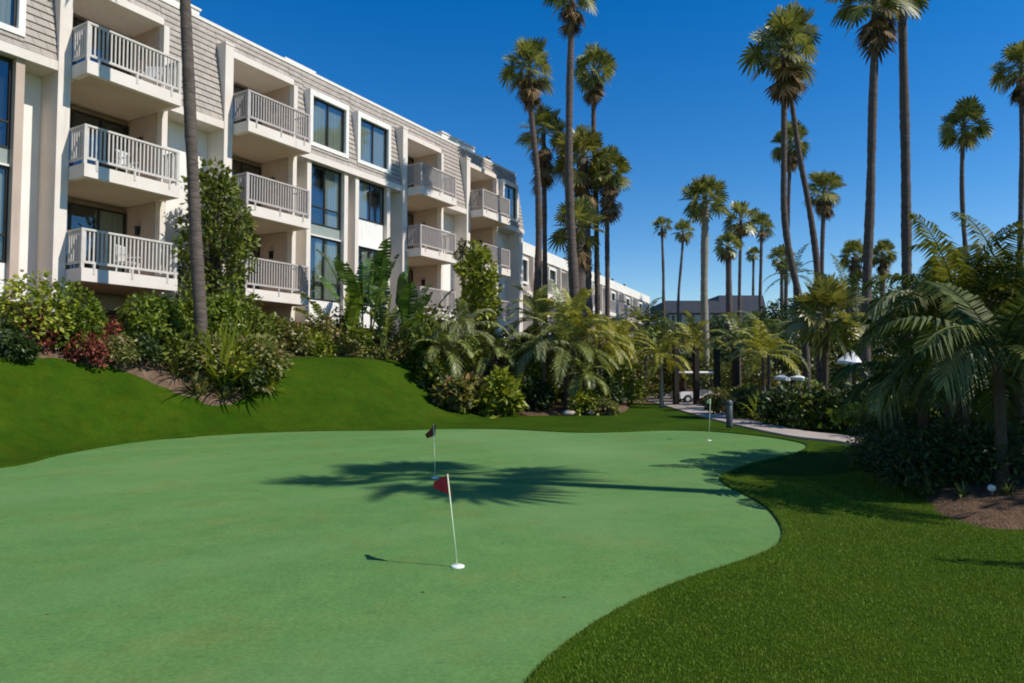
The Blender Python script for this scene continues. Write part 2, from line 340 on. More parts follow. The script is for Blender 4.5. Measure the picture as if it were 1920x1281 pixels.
# planting beds
patch('soil_bed', [sqp(-9, 3.0), sqp(-5, 2.8), sqp(-2.5, 2.6), sqp(-.9, 2.7), sqp(.3, 3.4), sqp(1.6, 4.1), sqp(3.0, 3.9), sqp(3.6, 3.0), sqp(6, 2.7), sqp(10, 2.7), sqp(12, 2.9), sqp(15, 3.0), sqp(15, -3), sqp(6, -3), sqp(0, -3), sqp(-9, -3)], 'soil', .045, .05, .2, .03)
patch('mulch_bed', [G(800, 752), G(850, 765), G(960, 768), G(1060, 773), G(1130, 770), G(1170, 762), G(1165, 745), (3.5, 42), (-1, 40), (-4, 34)], 'mulch', .06, .12, .3, .04) if False else None
bed2 = [(-2.5, 25.6), (-1.5, 25.0), (-.2, 25.2), (1.2, 25.2), (2.8, 25.6), (4.0, 26.8), (4.8, 29), (5.5, 34), (3, 38), (-.5, 34), (-2.6, 30), (-3.0, 27.4)]
patch('planting_bed', bed2, 'mulch', .05, .14, .2, .05)
patch('bark_bed', [G(1735, 925)[:2], G(1775, 962)[:2], G(1840, 984)[:2], G(1925, 992)[:2], (7.5, 6.4), (10, 6.6), (13, 9), (12.5, 12.5), (9.5, 13.3), (7.2, 12.6), (6.4, 11)], 'mulch', .05, .05, .14, .045)

# path
pa = [G(1246, 762), G(1300, 778), G(1370, 796), G(1470, 818), G(1560, 829), G(1700, 839)]
pb = [G(1420, 762), G(1350, 771), G(1400, 788), G(1490, 808), G(1570, 818), G(1690, 826)]
def smooth_line(pts, k=8):
    pts = [np.array(p, float)[:2] for p in pts]; pts = [2*pts[0]-pts[1]]+pts+[2*pts[-1]-pts[-2]]; out = []
    for i in range(1, len(pts)-2):
        a, b, c, d = pts[i-1:i+3]
        for j in range(k):
            t = j/k; out.append(.5*((2*b)+(c-a)*t+(2*a-5*b+4*c-d)*t*t+(3*b-a-3*c+d)*t**3))
    out.append(pts[-2]); return np.array(out)
A_ = smooth_line([(8.0, 50)]+[p[:2] for p in pa]+[(16, 13.4)]); B_ = smooth_line([(14.5, 50)]+[(9.6, 33)]+[p[:2] for p in pb[1:]]+[(16, 15.2)])
n = len(A_); mb = MB()
hz = .05
v = np.vstack([np.column_stack([A_, np.full(n, -.05)]), np.column_stack([A_, np.full(n, hz)]), np.column_stack([B_, np.full(n, hz)]), np.column_stack([B_, np.full(n, -.05)])])
i = np.arange(3)[:, None]*n; j = np.arange(n-1)[None]; mb.add(v, np.stack([i+j, i+j+1, i+n+j+1, i+n+j], -1).reshape(-1, 4)); struct(mb.obj('path', 'concrete'))
# ground under the far shrubbery
mb = MB(); mb.add([(6, 34, .03), (400, 20, .03), (400, 400, .03), (-5, 400, .03), (2, 45, .03)], t=[(0, 1, 2), (0, 2, 3), (0, 3, 4)]); struct(mb.obj('far_ground', 'soil'))

# ------------------------------------------------------------------ vegetation kit
def unit(v): v = np.asarray(v, float); return v/(np.linalg.norm(v, axis=-1, keepdims=True)+1e-9)
def fan_frond(mb, base, az, el, pet, rad, droop, seg=20, span=125, wst=None, dead=False, roll=0.0):
    p = np.array([math.cos(az)*math.cos(el), math.sin(az)*math.cos(el), math.sin(el)])
    # petiole curves down
    k = 4; pts = []; d = p.copy(); q = np.array(base, float)
    for i in range(k): pts.append(q.copy()); d = unit(d+np.array([0, 0, -droop*.12])); q = q+d*pet/(k-1)
    mb.tube(pts, [.03, .025, .02, .015], 3, False)
    o = pts[-1]; s0 = unit(np.cross(d, [0, 0, 1.])+[1e-4, 0, 0]); n0 = np.cross(s0, d); s = math.cos(roll)*s0+math.sin(roll)*n0; nn = np.cross(s, d)
    ph = np.radians(np.linspace(-span, span, seg)); dp = np.radians(2*span/(seg-1))/2
    L = rad*(.72+.28*np.cos(ph*.6))*rng.uniform(.88, 1.1, seg)
    dirs = np.cos(ph)[:, None]*d+np.sin(ph)[:, None]*s
    perp = -np.sin(ph)[:, None]*d+np.cos(ph)[:, None]*s
    up = nn[None]*.18*np.abs(np.sin(ph))[:, None]
    def at(f, wf):
        c = o+(dirs+up*f)*(L*f)[:, None]+np.array([0, 0, -1.])*(droop*L*.55*f**2.3)[:, None]
        wv = perp*(L*wf)[:, None]; return c-wv, c+wv
    a1, b1 = at(.5, .5*dp*1.0); a2, b2 = at(.78, .42*dp); tip, _ = at(1.0, 0)
    base_ = np.repeat(o[None], seg, 0)
    v = np.stack([base_, a1, b1, a2, b2, tip], 1).reshape(-1, 3); i6 = np.arange(seg)*6
    mb.add(v, np.stack([i6+1, i6+2, i6+4, i6+3], -1), np.concatenate([np.stack([i6, i6+2, i6+1], -1), np.stack([i6+3, i6+4, i6+5], -1)]))
def fan_crown(n=32, elmin=-40, elmax=85, pet=1.05, rad=.78, seg=17):
    mb = MB()
    for i in range(n):
        f = (i+.5)/n; el = R(elmin+(elmax-elmin)*f**.8+rng.uniform(-8, 8)); az = i*2.39996+rng.uniform(-.25, .25)
        fan_frond(mb, (0, 0, rng.uniform(-.1, .2)), az, el, pet*rng.uniform(.8, 1.15), rad*rng.uniform(.85, 1.1), .85*(1-f)**1.2+.04, seg, 150, roll=rng.uniform(-1.1, 1.1))
    return mb
def fan_skirt(n=22, depth=1.0, rad=.75):
    mb = MB()
    for i in range(n):
        az = i*2.39996; el = R(rng.uniform(-80, -42)); z = -rng.uniform(0, depth)
        fan_frond(mb, (.08*math.cos(az), .08*math.sin(az), z), az, el, rng.uniform(.35, .8), rad*rng.uniform(.7, 1.1), .5, 9, 60)
    return mb
CROWN = [fan_crown(34).mesh('crown', 'fan'), fan_crown(30, -30).mesh('crown', 'fan'), fan_crown(38, -50, 82, 1.0, .76).mesh('crown', 'fan')]
CROWN_Y = [fan_crown(44, -45).mesh('crown', 'fan_young')]
SMALL = [fan_crown(22, -35, 85, 1.0, .85, 11).mesh('crown', 'fan'), fan_crown(20, -45, 82, 1., .85, 11).mesh('crown', 'fan')]
SKIRT = [fan_skirt(24, 1.0).mesh('skirt', 'fan_dead'), fan_skirt(40, 2.2, .8).mesh('skirt', 'fan_dead')]
SKIRT_S = fan_skirt(10, .5).mesh('skirt', 'fan_dead')
def trunk_mesh(mb, pts, r0, r1, n=10, ring=.22):
    pts = np.array(pts, float); d = np.concatenate([[0], np.cumsum(np.linalg.norm(np.diff(pts, axis=0), axis=1))])
    k = max(6, int(d[-1]/ring)); t = np.linspace(0, d[-1], k)
    q = np.stack([np.interp(t, d, pts[:, i]) for i in range(3)], -1)
    if k > 12:
        ker = 5; qq = np.vstack([np.repeat(q[:1], ker, 0), q, np.repeat(q[-1:], ker, 0)])
        q2 = np.stack([np.convolve(qq[:, i], np.ones(2*ker+1)/(2*ker+1), 'valid') for i in range(3)], -1); q2[0] = q[0]; q2[-1] = q[-1]; q = q2
    f = t/d[-1]; r = r0+(r1-r0)*f**.7; r = r*(1+.15*np.exp(-t/.5))
    r = r*(1+.07*(np.arange(k) % 2)+rng.uniform(-.05, .05, k)+.06*np.sin(t*1.3+rng.uniform(0, 6))); mb.tube(q, r, n)
PALM_N = 0
def fan_palm(label, trunk_px, Yd, crown_v, cr_px, wpx, kind=0, skirt=0, mesh=None, group='tall fan palms against the blue sky', name='fan_palm', wtop=None, tmat='trunk', young=False, base_z=None):
    """trunk_px: [(u,v) from crown foot down]; last u extended to the ground"""
    pts = [P(u, v, Yd) for u, v in trunk_px]; bx = pts[-1][0]; bz = Hf(bx, Yd)-.15 if base_z is None else base_z
    if pts[-1][2] > bz+.3: pts.append(np.array([bx, Yd, bz]))
    base = pts[-1]; loc = np.array([base[0], Yd, bz]); top = P(trunk_px[0][0], crown_v, Yd)
    t = thing(name, label, 'palm tree', loc, 0, group)
    pts = [p-loc for p in pts][::-1]; pts.append(top-loc)
    wpx *= .9; wtop = wtop*.9 if wtop else None
    wr = wpx/2/F*Yd; wt = (wtop or wpx*.72)/2/F*Yd
    mb = MB(); trunk_mesh(mb, pts, wr, wt, 10 if Yd < 60 else 7, .22 if Yd < 60 else .5); mb.obj('trunk', tmat, t, True)
    sc = cr_px/F*Yd/1.85
    me = mesh or ((CROWN_Y[0] if young else CROWN[kind % 3]) if Yd < 62 else SMALL[kind % 2])
    c = link('crown', me, t); c.location = tuple(top-loc); c.scale = (sc,)*3; c.rotation_euler = (rng.uniform(-.1, .1), rng.uniform(-.1, .1), rng.uniform(0, 6))
    if skirt:
        s_ = link('skirt', SKIRT[skirt-1] if Yd < 62 else SKIRT_S, t); s_.location = tuple(top-loc-np.array([0, 0, .15*sc])); s_.scale = (sc,)*3; s_.rotation_euler = (0, 0, rng.uniform(0, 6))
    return t

def feather_frond(mb, base, az, el, L, grav=1.0, n=36, ll=.5, lw=.033, dr=.6, mbr=None, twist=0, vee=.25):
    k = 14; q = np.array(base, float); d = np.array([math.cos(az)*math.cos(el), math.sin(az)*math.cos(el), math.sin(el)]); pts = [q.copy()]; ds = [d.copy()]
    for i in range(k):
        d = unit(d+np.array([0, 0, -grav*(.05+.14*i/k)])); q = q+d*L/k; pts.append(q.copy()); ds.append(d.copy())
    pts = np.array(pts); ds = np.array(ds)
    (mbr or mb).tube(pts, np.linspace(.022, .005, k+1)*max(.5, L/2.2), 4, False)
    tt = np.linspace(.16, .995, n)+rng.uniform(-.006, .006, n)
    c = np.stack([np.interp(tt, np.linspace(0, 1, k+1), pts[:, i]) for i in range(3)], -1)
    T = unit(np.stack([np.interp(tt, np.linspace(0, 1, k+1), ds[:, i]) for i in range(3)], -1))
    side = unit(np.cross(T, np.array([0, 0, 1.]))+np.array([1e-4, 0, 0])); up = unit(np.cross(side, T))
    prof = np.clip(np.sin(np.pi*(tt*.86+.12))**.6, .15, 1)
    for sg in (-1, 1):
        l = ll*prof*rng.uniform(.8, 1.12, n)
        dr_ = unit(side*sg*.9+T*(.35+.7*tt)[:, None]+up*vee+rng.normal(0, .07, (n, 3)))
        a = c; m1 = a+dr_*(l*.5)[:, None]+np.array([0, 0, -1.])*(dr*l*.14)[:, None]
        e = a+dr_*(l*.93)[:, None]+np.array([0, 0, -1.])*(dr*l*.62)[:, None]
        wv = T*(lw*rng.uniform(.8, 1.2, n))[:, None]
        v = np.stack([a-wv*.4, a+wv*.4, m1-wv, m1+wv, e], 1).reshape(-1, 3); i5 = np.arange(n)*5
        mb.add(v, np.stack([i5, i5+1, i5+3, i5+2], -1), np.stack([i5+2, i5+3, i5+4], -1))
def feather_palm(label, x, y, trunk_h, L, nf, mat='feather', r=.09, lean=(0, 0), tmat='trunk', elr=(5, 80), ll=.5, n=34, group=None, name='feather_palm', dr=.6, grav=1.0, special=None, lw=.033, zoff=0, cat='palm'):
    z = Hf(x, y)+zoff-.05; t = thing(name, label, cat, (x, y, z), 0, group)
    if trunk_h > .05:
        mb = MB(); trunk_mesh(mb, [(0, 0, 0), (lean[0]*.4, lean[1]*.4, trunk_h*.5), (lean[0], lean[1], trunk_h)], r, r*.75, 9, .12); mb.obj('trunk', tmat, t, True)
    mb = MB(); top = np.array([lean[0], lean[1], trunk_h])
    for i in range(nf):
        f = (i+.5)/nf; el = R(elr[1]+(elr[0]-elr[1])*f+rng.uniform(-7, 7)); az = i*2.39996+rng.uniform(-.3, .3)+x
        feather_frond(mb, top+[0, 0, rng.uniform(-.05, .1)], az, el, L*rng.uniform(.85, 1.1), grav*rng.uniform(.8, 1.2), n, ll, lw, dr)
    mb.obj('crown', mat, t)
    if special:
        mb = MB()
        for (az, el, LL, g, d_) in special: feather_frond(mb, top, R(az), R(el), LL, g, 44, ll*1.0, lw, d_)
        mb.obj('frond', 'feather_pale', t)
    return t

def leaf_cloud(mb, C, rad, n, size, squash=.85, droop=.2, aspect=.5, shell=.55):
    """n leaves over clump spheres C (k,3) with radii rad (k)"""
    C = np.asarray(C, float); rad = np.asarray(rad, float); k = len(C)
    idx = rng.choice(k, n, p=rad**2/np.sum(rad**2))
    d = unit(rng.normal(size=(n, 3))); rr = rad[idx]*(shell+(1-shell)*rng.random(n)**.6)*rng.choice([1, 1, 1, 1.15], n)
    c = C[idx]+d*rr[:, None]*np.array([1, 1, squash])
    ax = unit(d*.9+rng.normal(0, .7, (n, 3))+np.array([0, 0, -droop])); nm = unit(d+rng.normal(0, .6, (n, 3))+np.array([0, 0, .8]))
    sd_ = unit(np.cross(ax, nm)); s_ = size*rng.uniform(.55, 1.25, n)
    a = c; tip = c+ax*s_[:, None]; mid = c+ax*(s_*.45)[:, None]; wv = sd_*(s_*aspect*.5)[:, None]; up = unit(np.cross(sd_, ax))*(s_*.07)[:, None]
    v = np.stack([a, mid-wv+up, tip, mid+wv+up], 1).reshape(-1, 3); i4 = np.arange(n)*4
    mb.add(v, t=np.concatenate([np.stack([i4, i4+1, i4+2], -1), np.stack([i4, i4+2, i4+3], -1)]))
def clumps(w, h, k, dy=None):
    dy = dy or w; C = []; 
    for i in range(k):
        a = i*2.39996+rng.uniform(-.4, .4); f = math.sqrt((i+.5)/k)*.78
        C.append((math.cos(a)*w*f*rng.uniform(.85, 1.1), math.sin(a)*dy*f, h*(.92-.55*f*f)*rng.uniform(.72, 1.02)-.12*h))
    for i in range(k//2+3):
        a = i*2.39996*1.7; C.append((math.cos(a)*w*.7, math.sin(a)*dy*.7, h*rng.uniform(.12, .42)))
    C = np.array(C); r = rng.uniform(.30, .46, len(C))*min(w, h*.9); return C, r
def shrub(label, u, Yd, vtop, hw, mat='lf_green', leafs=.12, n=None, k=14, group='shrubs planted along the balconies', name='shrub', cat='shrub', qmax=2.15, flowers=0, aspect=.58, dyf=.8, bark='bark'):
    while u < 760:
        p_ = P(u, 600, Yd); s__, q__ = sq(p_[0], p_[1])
        if q__ <= qmax: break
        Yd += .1
    x, y = P(u, 600, Yd)[:2]; z = Hf(x, y); top = P(u, vtop, Yd)[2]; h = max(.3, top-z); w = hw/F*Yd
    t = thing(name, label, cat, (x, y, z), 0, group)
    C, r = clumps(w, h, k, w*dyf)
    mb = MB()
    for c in C[::2]: mb.tube([(0, 0, -.1), (c[0]*.35, c[1]*.35, c[2]*.45), c], [.03, .022, .01], 5)
    mb.obj('stem', bark, t)
    area = w*h*3
    leafs *= 1.45; k += 4
    n = n or int(min(9000, max(1200, area*(1.0 if Yd < 24 else .8)/(leafs**2*aspect))))
    mb = MB(); leaf_cloud(mb, C, r, n, leafs, aspect=aspect); mb.obj('foliage', mat, t)
    if flowers:
        mb = MB(); leaf_cloud(mb, C[:k//2]+[0, 0, .06], r[:k//2]*1.05, flowers, .09, aspect=.9, shell=.95); mb.obj('blossom', 'flower', t)
    return t
def strap_plant(label, x, y, h, n, mat, wd=.04, spread=.8, name='strap_leaf_plant', group='plants in the round bed on the slope', zoff=0):
    z = Hf(x, y)+zoff; t = thing(name, label, 'plant', (x, y, z), 0, group); mb = MB()
    for i in range(n):
        az = rng.uniform(0, 6.28); el = R(rng.uniform(35, 85)); L = h*rng.uniform(.7, 1.2); k = 6
        d = np.array([math.cos(az)*math.cos(el), math.sin(az)*math.cos(el), math.sin(el)]); q = np.array([rng.uniform(-.1, .1)*h, rng.uniform(-.1, .1)*h, 0]); s = np.array([-math.sin(az), math.cos(az), 0]); v = []
        for j in range(k+1):
            f = j/k; wj = wd*(1-.2*abs(f-.4)*2)*(1-f**4)+.002; v += [q-s*wj/2, q+s*wj/2]; d = unit(d+[0, 0, -spread*(.1+.35*f)]); q = q+d*L/k
        mb.add(v, [(2*j, 2*j+1, 2*j+3, 2*j+2) for j in range(k)])
    mb.obj('leaves', mat, t); return t
def paddle_leaf(mb, mbs, base, az, el, pet, L, W, split=.5, droop=.6):
    d = np.array([math.cos(az)*math.cos(el), math.sin(az)*math.cos(el), math.sin(el)]); q = np.array(base, float); pts = [q.copy()]
    for i in range(5): d = unit(d+[0, 0, -.02*droop]); q = q+d*pet/5; pts.append(q.copy())
    mbs.tube(pts, np.linspace(.035, .016, 6), 5, False)
    k = 14; C = []; D = []
    for i in range(k+1): C.append(q.copy()); D.append(d.copy()); d = unit(d+[0, 0, -.10*droop*(.4+i/k)]); q = q+d*L/k
    C = np.array(C); D = np.array(D); s = unit(np.cross(D, [0, 0, 1.])+[1e-4, 0, 0]); up = np.cross(s, D)
    mbs.tube(C, np.linspace(.016, .004, k+1), 4, False)
    wprof = W/2*np.sin(np.pi*np.clip((np.arange(k+1)/k)*.93+.05, 0, 1))**.55
    for sg in (-1, 1):
        tear = 0
        for i in range(k):
            if rng.random() < split: tear = rng.uniform(-.25, .35)
            g = .12 if rng.random() < split else 0
            e1 = C[i]+s[i]*sg*wprof[i]+up[i]*.12*W+D[i]*.1*L/k-np.array([0, 0, tear*W*.5]); e2 = C[i+1]+s[i+1]*sg*wprof[i+1]+up[i+1]*.12*W-D[i]*g*L/k-np.array([0, 0, tear*W*.5])
            mb.add([C[i], C[i+1], e2, e1], [(0, 1, 2, 3)])
def bird_of_paradise(label, x, y, h, n, mat='lf_gloss', spread=.5, L=1.0, W=.42, name='bird_of_paradise_plant', zoff=0, group=None):
    z = Hf(x, y)+zoff; t = thing(name, label, 'plant', (x, y, z), 0, group); mb = MB(); mbs = MB()
    for i in range(n):
        az = i*2.39996+rng.uniform(-.3, .3); el = R(rng.uniform(88-55*spread*2*((i+.5)/n), 88)); hh = h*rng.uniform(.35, .72)
        paddle_leaf(mb, mbs, (rng.uniform(-.2, .2), rng.uniform(-.2, .2), 0), az, el, hh, L*rng.uniform(.8, 1.15), W*rng.uniform(.8, 1.1), .45, rng.uniform(.4, 1.1))
    mbs.obj('stalk', 'lf_mid', t); mb.obj('leaves', mat, t); return t
def leafy_tree(label, x, y, h, w, trunk_h, mat, leafs=.14, k=22, n=9000, name='leafy_tree', group=None, lean=0, aspect=.5, cmin=.3, bark='bark'):
    z = Hf(x, y)-.05; t = thing(name, label, 'tree', (x, y, z), 0, group); C = []
    for i in range(k):
        f = (i+.5)/k; a = i*2.39996+rng.uniform(-.4, .4); zz = trunk_h+(h-trunk_h)*(cmin*.2+f*.86); rr = w*math.sin(math.pi*min(.97, .22+f*.74))**.8*rng.uniform(.35, .8)
        C.append((math.cos(a)*rr+lean*f, math.sin(a)*rr, zz))
    C = np.array(C); r = rng.uniform(.26, .42, k)*w*.95
    mb = MB(); trunk_mesh(mb, [(0, 0, 0), (lean*.3, 0, trunk_h), (lean, 0, h*.8)], .10*h/5+.03, .03, 8, .2)
    mb.obj('trunk', bark, t, True); mb = MB()
    for c in C: mb.tube([(lean*.3*min(1, c[2]/h), 0, max(.2, trunk_h*.8+(c[2]-trunk_h)*.35)), (c[0]*.55, c[1]*.55, c[2]-.25*r[0]-.1), c], [.035, .025, .01], 5)
    mb.obj('branch', bark, t); mb = MB(); leaf_cloud(mb, C, r, n, leafs, aspect=aspect); mb.obj('crown', mat, t); return t

# ------------------------------------------------------------------ apartment building beside the green
RZ = R(90-30.53)
FL = [4.56, 7.56, 10.56]; TOP = 14.2
PR = [(.95, 10.6), (1.02, 11.2), (1.16, 12.1), (1.34, 13.15), (1.55, 14.2)]   # mansard profile (o, z)
def prof_o(z): return float(np.interp(z, [p[1] for p in PR], [p[0] for p in PR]))
def mansard(mb, s0, s1, z0=10.6, z1=14.2, back=1.9):
    zs = sorted(set([z0, z1]+[z for _, z in PR if z0 < z < z1])); k = len(zs)
    pr = []; rows = max(1, int(round((z1-z0)/.23)))
    for i in range(rows):
        za = z0+(z1-z0)*i/rows; zb = z0+(z1-z0)*(i+1)/rows; pr += [(prof_o(za)-.035, za), (prof_o(zb)-.002, zb)]
    pr += [(back, z1), (back, z0)]; m_ = len(pr)
    v = [(s, o, z) for s in (s0, s1) for o, z in pr]
    q = [(i, (i+1) % m_, m_+(i+1) % m_, m_+i) for i in range(m_)]
    mb.add(v, q)
    c0 = np.mean([v[i] for i in range(m_)], 0); c1 = np.mean([v[m_+i] for i in range(m_)], 0); vv = v+[c0, c1]
    mb.add(vv, t=[(2*m_, (i+1) % m_, i) for i in range(m_)]+[(2*m_+1, m_+i, m_+(i+1) % m_) for i in range(m_)])
def pane_window(parent, s0, s1, z0, z1, o, name='window', curtain=(.05, .95), mull=(.5,), bars=(), cmat='curtain'):
    f = .06; mb = MB()
    mb.box(s0, s1, o, o+.08, z1-f, z1); mb.box(s0, s1, o, o+.08, z0, z0+f); mb.box(s0, s0+f, o+.002, o+.078, z0+f, z1-f); mb.box(s1-f, s1, o+.002, o+.078, z0+f, z1-f)
    for m_ in mull: c = s0+(s1-s0)*m_; mb.box(c-.035, c+.035, o+.004, o+.076, z0+f, z1-f)
    for zb in bars: mb.box(s0+f, s1-f, o+.006, o+.074, zb-.03, zb+.03)
    w_ = mb.obj(name, 'frame', parent)
    mb = MB(); mb.box(s0+f*.6, s1-f*.6, o+.035, o+.04, z0+f*.6, z1-f*.6); mb.obj('pane', 'glass', w_)
    a, b = s0+(s1-s0)*curtain[0], s0+(s1-s0)*curtain[1]; k = max(6, int((b-a)/.05)); xs_ = np.linspace(a, b, k)
    if b-a > .1:
        yy = o+.13+.02*np.sin(np.arange(k)*1.9); v = np.vstack([np.column_stack([xs_, yy, np.full(k, z0+.05)]), np.column_stack([xs_, yy, np.full(k, z1-.05)])])
        mb = MB(); mb.add(v, [(i, i+1, k+i+1, k+i) for i in range(k-1)]); mb.obj('curtain', cmat, w_)
    mb = MB(); mb.box(s0, s1, o+.2, o+.21, z0, z1); mb.obj('dark_backing', 'unlit_backing', w_)  # dark sheet in place of the shaded room
    return w_
def railing(mb, s0, s1, zf, ret=True, o=.03, deep=.86):
    zt = zf+1.14; mb.box(s0, s1, o, o+.09, zt-.06, zt); mb.box(s0+.02, s1-.02, o+.02, o+.07, zf+.14, zf+.21)
    for c in np.arange(s0+.12, s1-.05, .118): mb.box(c-.02, c+.02, o+.025, o+.065, zf+.21, zt-.06)
    for c in (s0+.045, s1-.045): mb.box(c-.045, c+.045, o+.003, o+.087, zf-.02, zt-.06)
    for c in np.linspace(s0+.35, s1-.35, 3): mb.box(c-.03, c+.03, o-.045, o+.02, zf-.17, zf+.14)
    for s in (s0, s1-.07):
        mb.box(s+.002, s+.068, o+.09, deep, zt-.058, zt-.002); mb.box(s+.012, s+.058, o+.09, deep, zf+.14, zf+.21)
        for c in np.arange(o+.17, deep-.04, .118): mb.box(s+.015, s+.055, c-.02, c+.02, zf+.21, zt-.058)
b1 = thing('apartment_building', 'long cream stucco apartment block with grey shingled mansard roof and railed balconies, nearest the green', 'building', (P0[0], P0[1], 0), RZ)
BAL = [(0, 2.93), (5.5, 8.43), (15.4, 18.33), (20.87, 23.8)]
S0, S1 = -9.0, 27.0
TOPWIN = [(-3.3, -1.35), (9.4, 11.3), (12.2, 14.1), (24.7, 26.2)]
# body
mb = MB()
edges = [S0]+[x for b in BAL for x in (b[0]-.34, b[1]+.13)]+[S1]
solid = [(edges[i], edges[i+1]) for i in range(0, len(edges), 2)]
for a, b in solid: mb.box(a+.003, b-.003, 1.8, 3.3, 3.6, 10.3)
for a, b in BAL: mb.box(a-.02, b+.02, 3.1, 3.29, 3.6, 13.2)
mb.box(S0, S1, 3.32, 15, 3.6, TOP-.05)
mb.obj('wall', 'stucco_white', b1)
mb = MB(); mb.box(S0, S1, 2.3, 14.5, -1, 3.6); mb.obj('foundation', 'shade_plinth', b1)  # plain base wall, its dark colour carries the shade beneath the balconies
for a, b in BAL:
    mb = MB(); mb.box(a-.34, a, .86, 3.1, 1.2, 13.42); mb.box(a-.36, a+.02, .84, 1.9, 13.42, 13.5); mb.obj('pillar', 'stucco', b1)
    mb = MB(); mb.box(b-.06, b+.13, .93, 3.1, 3.6, 13.1); mb.obj('pillar', 'stucco', b1)
mb = MB()
for a, b in solid:
    e = a+.004
    for wa, wb in TOPWIN:
        if a < wa and wb < b:
            mansard(mb, e, wa-.15); mansard(mb, wa-.149, wb+.149, 10.6, 10.98); mansard(mb, wa-.149, wb+.149, 13.2, 14.2); e = wb+.15
    mansard(mb, e, b-.004)
for a, b in BAL: mansard(mb, a-.338, b+.128, 13.35, 14.2)
mb.box(S0, S1, 1.92, 15, TOP-.04, TOP-.01)
roof = mb.obj('roof', 'shingle', b1)
mb = MB(); mb.box(S0, S1+.03, 1.5, 1.85, TOP, TOP+.12); mb.obj('coping', 'cap', roof)
for a, b, h in ((9.0, 10.6, .5), (20.0, 23.3, .75), (3.3, 5.0, .7)):
    mb = MB(); mb.box(a, b, 2.2, 6, TOP, TOP+h); mb.box(a-.05, b+.05, 2.15, 6.05, TOP+h, TOP+h+.08); mb.obj('parapet', 'cap', roof)
for a, o_ in ((24.6, 2.1), (13.0, 2.6), (6.0, 2.8)):
    mb = MB(); mb.lathe([(.11, 0), (.11, .45), (.17, .47), (.17, .6), (.02, .66)], (a, o_, TOP), 10); mb.obj('vent_pipe', 'metal', roof, True)
for a, b in solid:
    mb = MB(); mb.box(a+.002, b-.002, .88, 1.9, 10.3, 10.575); mb.obj('cornice', 'stucco', b1)
for a, b in BAL:
    mb = MB(); mb.box(a+.003, b-.063, 1.0, 3.1, 13.1, 13.35); mb.box(a+.003, b-.063, .94, 1.08, 13.08, 13.3); mb.obj('lintel', 'stucco', b1)
bi = 0
for bn, (a, b) in enumerate(BAL):
    for fn, zf in enumerate(FL):
        mb = MB(); mb.box(a+.002, b, .0, .16, zf-.38, zf); mb.box(a+.002, a+.16, .16, .84, zf-.38, zf); mb.box(b-.14, b, .16, .91, zf-.38, zf)
        mb.box(a+.16, b-.14, .16, .92, zf-.36, zf-.02); mb.box(a+.004, b-.064, .92, 3.08, zf-.36, zf-.02)
        s_ = mb.obj('balcony', 'stucco', b1)
        mb = MB(); railing(mb, a, b, zf); mb.obj('railing', 'rail' if bn < 1 else 'rail_dark', s_)
        mb = MB(); mb.box(a+.17, b-.15, .17, 3.05, zf-.372, zf-.362); mb.obj('soffit', 'soffit', s_)
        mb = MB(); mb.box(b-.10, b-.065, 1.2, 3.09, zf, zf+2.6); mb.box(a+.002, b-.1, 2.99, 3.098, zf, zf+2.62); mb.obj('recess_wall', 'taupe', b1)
        cu = [(.66, .98), (.04, .34), (.0, .0)][fn] if bn == 0 else (.02, .25)
        pane_window(b1, a+.02, b-.14, zf+.02, zf+2.42, 2.72, 'sliding_door', cu, (.36, .68))
        mb = MB(); mb.box(b-.2, b-.102, 1.95, 2.1, zf+1.6, zf+1.85); mb.box(b-.22, b-.102, 1.92, 2.13, zf+1.85, zf+1.89); mb.obj('wall_lamp', 'frame', b1)
for a, b in TOPWIN:
    mb = MB(); w_ = .17
    mb.box(a-w_, b+w_, .93, 1.9, 13.04, 13.28); mb.box(a-w_, b+w_, .93, 1.9, 10.93, 11.1); mb.box(a-w_, a, .932, 1.9, 11.1, 13.04); mb.box(b, b+w_, .932, 1.9, 11.1, 13.04)
    mb.obj('window_surround', 'stucco_white', b1)
    pane_window(b1, a+.003, b-.003, 11.103, 13.037, 1.06, 'window', (.04, .96), (.5,))
for wi, (a, b) in enumerate(TOPWIN[:3]):
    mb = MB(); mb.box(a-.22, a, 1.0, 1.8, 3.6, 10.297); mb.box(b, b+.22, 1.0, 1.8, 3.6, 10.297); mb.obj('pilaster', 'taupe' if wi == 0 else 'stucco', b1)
    zb = 8.5 if wi == 2 else 7.76
    pane_window(b1, a+.003, b-.003, zb, 10.29, 1.2, 'window', (.02, .45) if wi != 1 else (.5, .97), (.5,), (zb+.75,) if wi != 2 else ())
    mb = MB(); mb.box(a+.002, b-.002, 1.22, 1.7, 7.3, zb); mb.obj('spandrel', 'stucco_white' if wi == 2 else 'spandrel', b1)
    mb = MB(); mb.box(a+.002, b-.002, 1.14, 1.7, 7.26, 7.32); mb.obj('sill', 'cap', b1)
    pane_window(b1, a+.003, b-.003, 4.6, 7.25, 1.2, 'window', (.3, .98), (.5,), (5.35,))
    mb = MB(); mb.box(a+.002, b-.002, 1.19, 1.7, 3.6, 4.58); mb.obj('spandrel', 'stucco_white', b1)
mb = MB(); mb.box(26.4, 26.85, .9, 1.8, 1.5, 10.3); mb.obj('pillar', 'stucco', b1)

